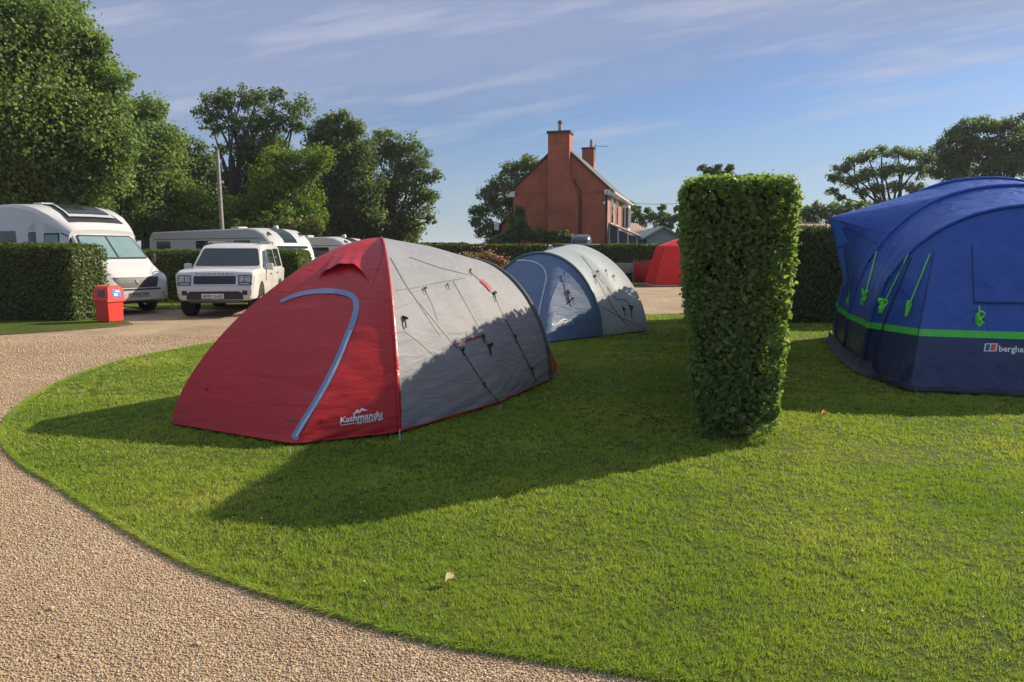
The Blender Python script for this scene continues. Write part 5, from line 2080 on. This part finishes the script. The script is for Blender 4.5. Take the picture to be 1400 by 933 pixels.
# ---- dark people carrier with roof box ----
p0 = DP(784, 345, 22.5)
suv = thing('parked_car', 'dark grey car with black roof box hidden behind the pale dome tent', 'car', (p0.x, p0.y + 2.3, 0), R(-96))
mb = MB()
hull(mb, [(-2.2, 0.5, 0.9, 1.05, 0.8, 0.86, 0.80, 0.06), (-2.1, 0.35, 0.95, 1.1, 0.88, 0.91, 0.84, 0.06), (1.0, 0.32, 0.95, 1.08, 0.9, 0.92, 0.84, 0.06), (1.9, 0.32, 0.86, 0.98, 0.88, 0.9, 0.8, 0.08), (2.15, 0.36, 0.7, 0.82, 0.8, 0.8, 0.72, 0.08), (2.22, 0.4, 0.56, 0.64, 0.7, 0.7, 0.64, 0.05)])
hull(mb, [(-2.1, 0.9, 1.0, 1.3, 0.84, 0.86, 0.76, 0.05), (-1.9, 0.9, 1.0, 1.68, 0.84, 0.87, 0.70, 0.08), (-1.2, 0.9, 1.0, 1.78, 0.85, 0.88, 0.69, 0.08), (0.0, 0.9, 1.0, 1.77, 0.85, 0.88, 0.69, 0.08), (0.35, 0.9, 1.0, 1.68, 0.85, 0.88, 0.70, 0.07), (1.15, 0.9, 1.0, 1.08, 0.84, 0.87, 0.80, 0.03)])
sb = mb.build('body', 'charcoal', suv, angle=30)
q = bvh_local(sb)
stick('windscreen', q, 'F', [(-0.74, 1.12), (0.74, 1.12), (0.64, 1.62), (-0.64, 1.62)], 'glass', suv)
stick('rear_window', q, 'B', [(-0.66, 1.2), (0.66, 1.2), (0.58, 1.6), (-0.58, 1.6)], 'glass', suv)
for s in ('L', 'Rt'):
    stick('side_window', q, s, [(0.95, 1.08), (0.4, 1.55), (0.0, 1.6), (0.0, 1.06)], 'glass', suv)
    stick('side_window', q, s, rect(-0.95, -0.08, 1.06, 1.6, 0.05), 'glass', suv)
    stick('wheel_arch', q, s, arcpoly(1.35, 0.40, z=0.32), 'black', suv)
    stick('wheel_arch', q, s, arcpoly(-1.35, 0.40, z=0.32), 'black', suv)
    sg = 1 if s == 'L' else -1
    MB().box((0.75, sg * 0.98, 1.12), (0.1, 0.18, 0.13)).build('door_mirror', 'silver', suv, bevel=0.02)
    MB().tube([(0.1, sg * 0.62, 1.78), (0.0, sg * 0.62, 1.83), (-1.6, sg * 0.62, 1.83), (-1.7, sg * 0.62, 1.77)], 0.022, 6).build('roof_rail', 'chrome', suv)
for x_ in (-1.35, 1.35):
    for y_ in (-0.8, 0.8):
        wheel(suv, x_, y_, 0.32, 0.2)
bx = thing('roof_box', 'black roof box on top of the dark grey car', 'roof box', (p0.x + 0.42, p0.y + 1.9, 1.84), R(-96))
mb = MB()
rows = []
for (x, w_, z_) in ((-0.9, 0.20, 0.16), (-0.8, 0.30, 0.26), (-0.3, 0.33, 0.32), (0.4, 0.33, 0.33), (0.8, 0.28, 0.27), (0.95, 0.16, 0.13)):
    rows.append([(x, -w_, 0.06), (x, -w_, z_ * 0.5), (x, -w_ * 0.85, z_ * 0.9), (x, -w_ * 0.5, z_), (x, w_ * 0.5, z_), (x, w_ * 0.85, z_ * 0.9), (x, w_, z_ * 0.5), (x, w_, 0.06), (x, w_ * .8, 0.03), (x, -w_ * .8, 0.03)])
mb.grid(rows, close=True)
mb.f.append(tuple(range(9, -1, -1)))
mb.m.append(0)
mb.f.append(tuple(range(50, 60)))
mb.m.append(0)
mb.build('shell', 'charcoal', bx, angle=50)
MB().box((-0.4, 0, 0.015), (0.06, 1.2, 0.03)).box((0.4, 0, 0.015), (0.06, 1.2, 0.03)).build('cross_bar', 'chrome', bx, smooth=False)

# ================================================================== SMALL THINGS
bp = W(139, 441.5, 0.03)
bin_ = thing('litter_bin', 'bright red hooded litter bin with blue sticker beside the left hedge', 'litter bin', (bp.x + 0.02, bp.y + 0.32, 0.03), R(70))
bin_.scale = (0.86, 0.84, 1.0)
MB().box((0, 0, 0.23), (0.47, 0.44, 0.46), taper=1.06).build('bin_body', 'binred', bin_, bevel=0.02)
mb = MB()
prof = [(-0.27, 0.46), (-0.27, 0.51), (-0.25, 0.53), (-0.235, 0.71), (-0.20, 0.78), (-0.13, 0.82), (0.13, 0.82), (0.20, 0.78), (0.235, 0.71), (0.25, 0.53), (0.27, 0.51), (0.27, 0.46)]
rows = []
for (y, k) in ((-0.27, 1.0), (-0.265, 1.0), (-0.25, 1.0), (0.25, 1.0), (0.27, 1.0)):
    rows.append([(x * k, y * (1.0 if z < 0.55 else 0.93 if z < 0.72 else 0.8), z) for x, z in prof])
mb.grid(rows, close=True)
n = len(prof)
mb.f.append(tuple(range(n)))
mb.m.append(0)
mb.f.append(tuple(range(4 * n, 5 * n))[::-1])
mb.m.append(0)
hood = mb.build('bin_hood', 'binred', bin_, angle=30, bevel=0.015)
q = bvh_local(hood)


def front_look(u, v):
    return Vector((u, -5, v)), Vector((0, 1, 0))


def side_look(u, v):
    return Vector((-5, u, v)), Vector((1, 0, 0))


for nm, lk, pol, mt, of in (('sticker', front_look, rect(-0.10, 0.16, 0.56, 0.73, 0.01), 'signblue', 0.006),
                            ('sticker_print', front_look, rect(-0.06, 0.05, 0.59, 0.64, 0.005), 'signwhite', 0.012),
                            ('sticker_print', front_look, rect(0.0, 0.12, 0.67, 0.70, 0.005), 'signwhite', 0.012),
                            ('bin_opening', side_look, rect(-0.14, 0.10, 0.57, 0.72, 0.02), 'greytrim', 0.006),):
    mb = MB()
    decal(mb, q, lk, pol, of, 0.1)
    if mb.v:
        mb.build(nm, mt, bin_)

# silver camp kitchen on legs by the far red tent
kp = W(856, 386, 0.03)
kt = thing('camping_table', 'low silver camping table with blue bowl beside the far red tent', 'table', (kp.x, kp.y, 0.03), R(-4))
MB().box((0, 0, 0.98), (1.12, 0.5, 0.05)).build('table_top', 'foil', kt, bevel=0.01)
mb = MB()
rows = []
for i in range(9):
    t = i / 8
    x = -0.55 + 1.08 * t
    dz = 0.50 * math.sin(math.pi * (0.12 + 0.76 * t)) ** 0.5
    rows.append([(x, -0.22, 0.955), (x, -0.21 + 0.02 * math.sin(i * 2), 0.955 - dz * 0.5), (x, -0.12, 0.955 - dz), (x, 0.15, 0.955 - dz), (x, 0.22, 0.955)])
mb.grid(rows)
mb.build('hanging_locker', 'foil', kt)
for sx_ in (-0.54, 0.54):
    for sy_ in (-0.2, 0.2):
        MB().tube([(sx_, sy_, 0), (sx_, sy_, 0.96)], 0.018, 6).build('leg', 'chrome', kt)
mb = MB()
prof = [(0.02, 0.0), (0.1, 0.01), (0.16, 0.08), (0.17, 0.12), (0.15, 0.115), (0.09, 0.03), (0.001, 0.02)]
rows = []
for i in range(17):
    a_ = 2 * math.pi * i / 16
    rows.append([(r_ * math.cos(a_), r_ * math.sin(a_), z_) for r_, z_ in prof])
mb.grid(rows)
bo = mb.build('washing_up_bowl', 'dome_blue')
bo.location = (kp.x + 0.34, kp.y - 0.05, 1.035)
tag(bo, 'small blue bowl standing on the silver camping table', 'bowl')

# far red tent
r0, r1 = W(894, 391, 0.03), W(975, 391, 0.03)
rtent = thing('utility_tent', 'tall plain bright red tent at the far edge of the gravel', 'tent', (r0.x, r0.y, 0.03))
mb = MB()
w0 = (r1 - r0).x
rows = []
for (z, x0, x1, y0, y1) in ((0, 0, w0, 0, 2.4), (0.1, 0.0, w0, 0.0, 2.4), (0.9, 0.20, w0 - 0.16, 0.12, 2.3), (1.7, 0.44, w0 - 0.4, 0.25, 2.15), (1.86, 0.50, w0 - 0.45, 0.28, 2.12), (2.20, w0 * 0.48, w0 * 0.55, 0.75, 1.6)):
    k = 8
    rr_ = [(x0 + (x1 - x0) * i / k, y0, z) for i in range(k)] + [(x1, y0 + (y1 - y0) * i / k, z) for i in range(k)] + [(x1 - (x1 - x0) * i / k, y1, z) for i in range(k)] + [(x0, y1 - (y1 - y0) * i / k, z) for i in range(k)]
    rows.append(rr_)
mb.grid(rows, close=True)
mb.f.append(tuple(range(5 * 32, 6 * 32)))
mb.m.append(0)
mb.build('canopy', 'redfab2', rtent, angle=35)
MB().tube([(x, y, z) for (x, y, z) in rows[0]] + [rows[0][0]], 0.03, 5).build('hem', 'whitegrey', rtent)
MB().tube([rows[1][0], rows[2][0], rows[3][0], rows[4][0]], 0.025, 6).build('corner_pole', 'darkred', rtent)
# a second, dark red windbreak in shade beside it
wp = W(868, 387, 0.03)
wbk = thing('windbreak', 'dark red fabric windbreak in the shade left of the bright red tent', 'windbreak', (wp.x, wp.y + 0.6, 0.03))
mb = MB()
rows = []
for i in range(13):
    t = i / 12
    yy_ = 0.05 * math.sin(t * math.pi * 3)
    rows.append([(t * 1.25, yy_, 0.05), (t * 1.25, yy_ + 0.03, 0.6), (t * 1.25, yy_, 1.13 + 0.03 * math.cos(t * 6.3 * 1.5))])
mb.grid(rows)
o = mb.build('cloth', 'darkred', wbk)
sm = o.modifiers.new('thick', 'SOLIDIFY')
sm.thickness = 0.008
for t in (0, 0.5, 1.0):
    MB().tube([(t * 1.25, 0.0, 0), (t * 1.25, 0.0, 1.2)], 0.02, 6).build('pole', 'wood', wbk)

# ================================================================== HOUSE
ang_h = R(-14.5)
hp0 = DP(830, 330, 45.0)
house = thing('brick_house', 'red brick two storey house with tall gable chimney beyond the hedge', 'house', (hp0.x, hp0.y, 0), ang_h)
GW, GL, EV, RD = 5.9, 12.0, 5.45, 8.15
mb = MB()
mb.add([(-GW, 0, 0), (0, 0, 0), (0, 0, EV), (-GW / 2, 0, RD), (-GW, 0, EV), (-GW, GL, 0), (0, GL, 0), (0, GL, EV), (-GW / 2, GL, RD), (-GW, GL, EV)],
       [(0, 1, 2, 3, 4), (9, 8, 7, 6, 5), (1, 6, 7, 2), (5, 0, 4, 9)])
mb.build('wall', 'brick', house, smooth=False)
sl = Vector((GW / 2, 0, EV - RD)).normalized()
for sg in (1, -1):
    mb = MB()
    nx_ = 0.45
    e = Vector((-GW / 2, 0, RD + 0.02))
    lo = Vector((-GW / 2 + sg * (GW / 2 + nx_ * 0.8), 0, EV - (RD - EV) / (GW / 2) * nx_ * 0.8 + 0.02))
    for th, dz in ((0, 0.0), (1, 0.12)):
        pass
    vs = []
    for y in (-0.12, GL + 0.12):
        for p, dz in ((e, 0), (lo, 0), (lo, 0.13), (e, 0.13)):
            vs.append((p.x, y, p.z + dz))
    mb.add(vs, [(0, 1, 2, 3), (7, 6, 5, 4), (0, 4, 5, 1), (1, 5, 6, 2), (2, 6, 7, 3), (3, 7, 4, 0)])
    mb.build('roof', 'tile', house, smooth=False)
    gx = lo.x + sg * 0.05
    MB().tube([(gx, -0.12, lo.z + 0.02), (gx, GL + 0.1, lo.z + 0.02)], 0.07, 6).build('gutter', 'upvc', house)
    MB().box((gx - sg * 0.28, GL / 2, lo.z - 0.02), (0.42, GL + 0.2, 0.05)).build('soffit', 'upvc', house, smooth=False)
    MB().box((gx - sg * 0.26, -0.07, lo.z + 0.05), (0.5, 0.05, 0.34)).build('barge_end', 'upvc', house, smooth=False)
# chimney stack on the outside of the gable
xa, xb = -3.62, -2.30
mb = MB()
pts = [(-3.85, 0), (-1.75, 0), (-1.75, 4.9), (-1.85, 5.2), (xb, 6.2), (xb, 8.75), (xa, 8.75), (xa, 1.6), (-3.85, 1.2)]
n = len(pts)
mb.add([(x, -0.45, z) for x, z in pts] + [(x, 0.6 if z > 5 else 0.02, z) for x, z in pts], [tuple(range(n)), tuple(range(2 * n - 1, n - 1, -1))] + [(i, n + i, n + (i + 1) % n, (i + 1) % n) for i in range(n)])
ch = mb.build('chimney', 'brick', house, smooth=False)
MB().box(((xa + xb) / 2, 0.07, 8.80), (1.46, 1.2, 0.14)).build('chimney_cap', 'tile', house, smooth=False)
MB().cyl((-2.97, 0.0, 9.12), 0.12, 0.5, seg=12, r2=0.11).build('chimney_pot', 'pinktile', house)
MB().cyl((-2.97, 0.0, 9.40), 0.16, 0.08, seg=12).cyl((-2.97, 0, 9.5), 0.09, 0.1, seg=10).build('chimney_cowl', 'greytrim', house)
MB().box((-2.95, GL - 0.5, 8.6), (0.9, 0.7, 1.5)).build('chimney', 'brick', house, smooth=False)
MB().box((-2.95, GL - 0.5, 9.4), (1.0, 0.8, 0.1)).build('chimney_cap', 'tile', house, smooth=False)
MB().cyl((-2.75, GL - 0.5, 9.75), 0.13, 0.6, seg=12, r2=0.11).build('chimney_pot', 'pinktile', house)
mb = MB().tube([(-2.45, GL - 0.6, 8.4), (-2.42, GL - 0.6, 9.75)], 0.02, 5)
mb.tube([(-2.6, GL - 0.7, 9.55), (-1.5, GL - 0.4, 9.52)], 0.015, 5)
for i in range(7):
    x = -2.4 + i * 0.14
    mb.tube([(x, GL - 0.95, 9.54), (x, GL - 0.25, 9.54)], 0.008, 4)
mb.build('television_aerial', 'greytrim', house)
MB().box((-GW / 2, -0.012, 5.25), (GW, 0.03, 0.07)).build('string_course', 'brick', house, smooth=False)
# lamps on the gable corner
MB().box((-0.12, -0.10, 5.2), (0.16, 0.16, 0.3)).build('wall_lamp', 'upvc', house, bevel=0.03)
MB().box((-0.2, -0.1, 4.55), (0.14, 0.14, 0.2)).build('wall_lamp', 'upvc', house, bevel=0.03)
MB().tube([(-0.06, -0.09, 0.2), (-0.06, -0.09, 5.3)], 0.05, 6).build('drainpipe', 'black', house)
MB().tube([(-1.62, -0.09, 0.2), (-1.62, -0.09, 5.3), (-2.1, -0.09, 6.0)], 0.035, 6).build('drainpipe', 'black', house)
for (y0_, wd, z0_, z1_) in ((1.5, 1.1, 3.35, 4.95), (4.3, 1.1, 3.35, 4.95), (1.5, 1.2, 0.9, 2.2)):
    w_ = thing_part('window', house, (0, y0_, 0))
    MB().box((0.02, wd / 2, (z0_ + z1_) / 2), (0.05, wd, z1_ - z0_)).build('frame', 'upvc', w_, smooth=False)
    MB().box((0.05, wd * 0.27, (z0_ + z1_) / 2), (0.012, wd * 0.38, z1_ - z0_ - 0.16)).box((0.05, wd * 0.73, (z0_ + z1_) / 2), (0.012, wd * 0.38, z1_ - z0_ - 0.16)).build('pane', 'glass', w_, smooth=False)
    MB().box((0.06, wd / 2, z0_ - 0.08), (0.16, wd + 0.2, 0.12)).build('sill', 'stone', w_, smooth=False)
    MB().box((0.02, wd / 2, z1_ + 0.12), (0.05, wd + 0.2, 0.2)).build('lintel', 'stone', w_, smooth=False)
w_ = thing_part('bay_window', house, (0, 8.0, 0))
MB().prism([(0, 0), (0.45, 0.4), (0.45, 1.7), (0, 2.1)], 3.05, 3.35).build('sill', 'upvc', w_, smooth=False)
MB().prism([(0, 0), (0.45, 0.4), (0.45, 1.7), (0, 2.1)], 4.75, 4.95).build('frame', 'upvc', w_, smooth=False)
MB().prism([(0, 0.04), (0.40, 0.42), (0.40, 1.68), (0, 2.06)], 3.35, 4.75).build('pane', 'glass', w_, smooth=False)
mb = MB()
for (x, y) in ((0.03, 0.0), (0.45, 0.4), (0.45, 1.05), (0.45, 1.7), (0.03, 2.1), (0.22, 0.2)):
    mb.box((x, y, 4.05), (0.08, 0.08, 1.4))
mb.build('mullion', 'upvc', w_, smooth=False)
# low annex on the left
mb = MB()
mb.add([(-GW - 0.9, 0.6, 0), (-GW, 0.6, 0), (-GW, 0.6, 4.2), (-GW - 0.9, 0.6, 3.3), (-GW - 0.9, 7, 0), (-GW, 7, 0), (-GW, 7, 4.2), (-GW - 0.9, 7, 3.3)],
       [(0, 1, 2, 3), (7, 6, 5, 4), (4, 0, 3, 7)])
mb.build('annex_wall', 'brick', house, smooth=False)
mb = MB().add([(-GW - 1.15, 0.4, 3.10), (-GW, 0.4, 4.30), (-GW, 7.2, 4.30), (-GW - 1.15, 7.2, 3.10), (-GW - 1.15, 0.4, 3.22), (-GW, 0.4, 4.42), (-GW, 7.2, 4.42), (-GW - 1.15, 7.2, 3.22)],
              [(3, 2, 1, 0), (4, 5, 6, 7), (0, 1, 5, 4), (1, 2, 6, 5), (2, 3, 7, 6), (3, 0, 4, 7)])
mb.build('annex_roof', 'tile', house, smooth=False)
MB().box((-GW - 1.2, 0.42, 3.2), (0.3, 0.08, 0.4)).build('barge_end', 'upvc', house, smooth=False)
# glazed lean-to on the right
cx0, cx1, cy0, cy1 = 0.02, 2.3, 0.6, 6.0
mb = MB()
mb.box(((cx0 + cx1) / 2, (cy0 + cy1) / 2, 0.35), (cx1 - cx0, cy1 - cy0, 0.7))
mb.build('leanto_base', 'brick', house, smooth=False)
mb = MB()
for x in (cx0 + 0.04, 0.6, 1.2, 1.75, cx1 - 0.04):
    zt = 3.25 - (x / cx1) * 0.95
    mb.box((x, cy0, (0.7 + zt) / 2), (0.07, 0.07, zt - 0.7))
mb.box(((cx0 + cx1) / 2, cy0, 2.05), (cx1 - cx0, 0.08, 0.16))
for y in (1.5, 2.5, 3.5, 4.5, 5.5):
    mb.box((cx1, y, 1.5), (0.07, 0.07, 1.6))
mb.box((cx1, 3.3, 2.25), (0.09, 5.4, 0.12))
mb.build('leanto_frame', 'upvc', house, smooth=False)
MB().add([(cx0, cy0 + 0.05, 0.7), (cx1, cy0 + 0.05, 0.7), (cx1, cy0 + 0.05, 2.25), (cx0, cy0 + 0.05, 3.2), (cx1 - 0.03, cy1, 0.7), (cx1 - 0.03, cy1, 2.25)],
         [(0, 1, 2, 3), (1, 4, 5, 2)]).build('leanto_glass', 'glass', house, smooth=False)
mb = MB().add([(0, cy0 - 0.15, 3.30), (cx1 + 0.2, cy0 - 0.15, 2.26), (cx1 + 0.2, cy1, 2.26), (0, cy1, 3.30), (0, cy0 - 0.15, 3.40), (cx1 + 0.2, cy0 - 0.15, 2.36), (cx1 + 0.2, cy1, 2.36), (0, cy1, 3.40)],
              [(3, 2, 1, 0), (4, 5, 6, 7), (0, 1, 5, 4), (1, 2, 6, 5), (2, 3, 7, 6), (3, 0, 4, 7)])
mb.build('leanto_roof', 'sheet', house, smooth=False)


def shed(name, label, pxa, pxb, d, eave_py, ridge_py, wallm, roofm, depth=5.0, cat='building', hip=0.0, rz=0.0, gable=True):
    a, b = DP(pxa, 345, d), DP(pxb, 345, d)
    wv = (b - a).x
    ez = DP(pxa, eave_py, d).z
    rz_ = DP(pxa, ridge_py, d).z
    o = thing(name, label, cat, (a.x, a.y, 0), rz)
    if gable:
        mb = MB().add([(0, 0, 0), (wv, 0, 0), (wv, 0, ez), (wv / 2, 0, rz_), (0, 0, ez), (0, depth, 0), (wv, depth, 0), (wv, depth, ez), (wv / 2, depth, rz_), (0, depth, ez)],
                      [(0, 1, 2, 3, 4), (9, 8, 7, 6, 5), (1, 6, 7, 2), (5, 0, 4, 9)])
        mb.build('wall', wallm, o, smooth=False)
        for sg in (0, 1):
            x0_, x1_ = (-0.25, wv / 2) if sg == 0 else (wv + 0.25, wv / 2)
            z0_ = ez - 0.25 * (rz_ - ez) / (wv / 2)
            vs = []
            for y in (-0.2, depth + 0.2):
                vs += [(x0_, y, z0_ + 0.02), (x1_, y, rz_ + 0.02), (x1_, y, rz_ + 0.12), (x0_, y, z0_ + 0.12)]
            MB().add(vs, [(0, 1, 2, 3), (7, 6, 5, 4), (0, 4, 5, 1), (1, 5, 6, 2), (2, 6, 7, 3), (3, 7, 4, 0)]).build('roof', roofm, o, smooth=False)
    else:
        MB().box((wv / 2, depth / 2, ez / 2), (wv, depth, ez)).build('wall', wallm, o, smooth=False)
        k = hip * wv
        MB().add([(-0.3, -0.3, ez), (wv + 0.3, -0.3, ez), (wv + 0.3, depth + 0.3, ez), (-0.3, depth + 0.3, ez), (k, depth / 2, rz_), (wv - k, depth / 2, rz_)],
                 [(0, 1, 5, 4), (1, 2, 5), (2, 3, 4, 5), (3, 0, 4), (3, 2, 1, 0)]).build('roof', roofm, o, smooth=False)
    return o


s1 = shed('outbuilding', 'low building with pale clay hipped roof right of the brick house', 846, 894, 56, 326, 303, 'brick', 'pinktile', 7, gable=False, hip=0.3)
MB().box((0.7, -0.02, 1.4), (0.7, 0.05, 0.8)).build('window', 'glass', s1, smooth=False)
s2 = shed('garage', 'grey green gabled outbuilding behind the far red tent', 884, 928, 44, 325, 312, 'sheet', 'sheet', 5)
MB().box((0.95, -0.03, 1.0), (1.2, 0.05, 1.9)).build('door', 'greytrim', s2, smooth=False)
s3 = shed('bungalow', 'low building with pinkish tiled roof beyond the right hedge', 1096, 1160, 50, 314, 300, 'brick', 'pinktile', 8, gable=False, hip=0.32)
MB().box((1.0, -0.02, 1.5), (1.0, 0.05, 1.0)).build('window', 'glass', s3, smooth=False)

# overhead cable
a, b = DP(858, 278, 56), DP(1000, 262, 70)
mb = MB().tube([a.lerp(b, t / 10) - Vector((0, 0, 0.5 * math.sin(math.pi * t / 10))) for t in range(11)], 0.022, 4)
o = mb.build('overhead_cable', 'cord')
tag(o, 'thin dark overhead cable running right from the eaves of the brick house', 'cable')

# ================================================================== AIR
hzm = bpy.data.materials.new('pale air')
hzm.use_nodes = True
nt = hzm.node_tree
nt.nodes.remove(nt.nodes['Principled BSDF'])
pv = nt.nodes.new('ShaderNodeVolumePrincipled')
pv.inputs['Color'].default_value = (0.88, 0.93, 1.0, 1)
pv.inputs['Density'].default_value = 0.0003
pv.inputs['Anisotropy'].default_value = 0.2
nt.links.new(pv.outputs[0], nt.nodes['Material Output'].inputs['Volume'])
M['air'] = hzm
o = MB().box((0, 720, 10.0), (1840, 1600, 24)).build('haze', 'air', smooth=False)
tag(o, None, None, kind='stuff')
o['label'] = 'thin pale haze filling the air over the whole campsite'
o['category'] = 'haze'
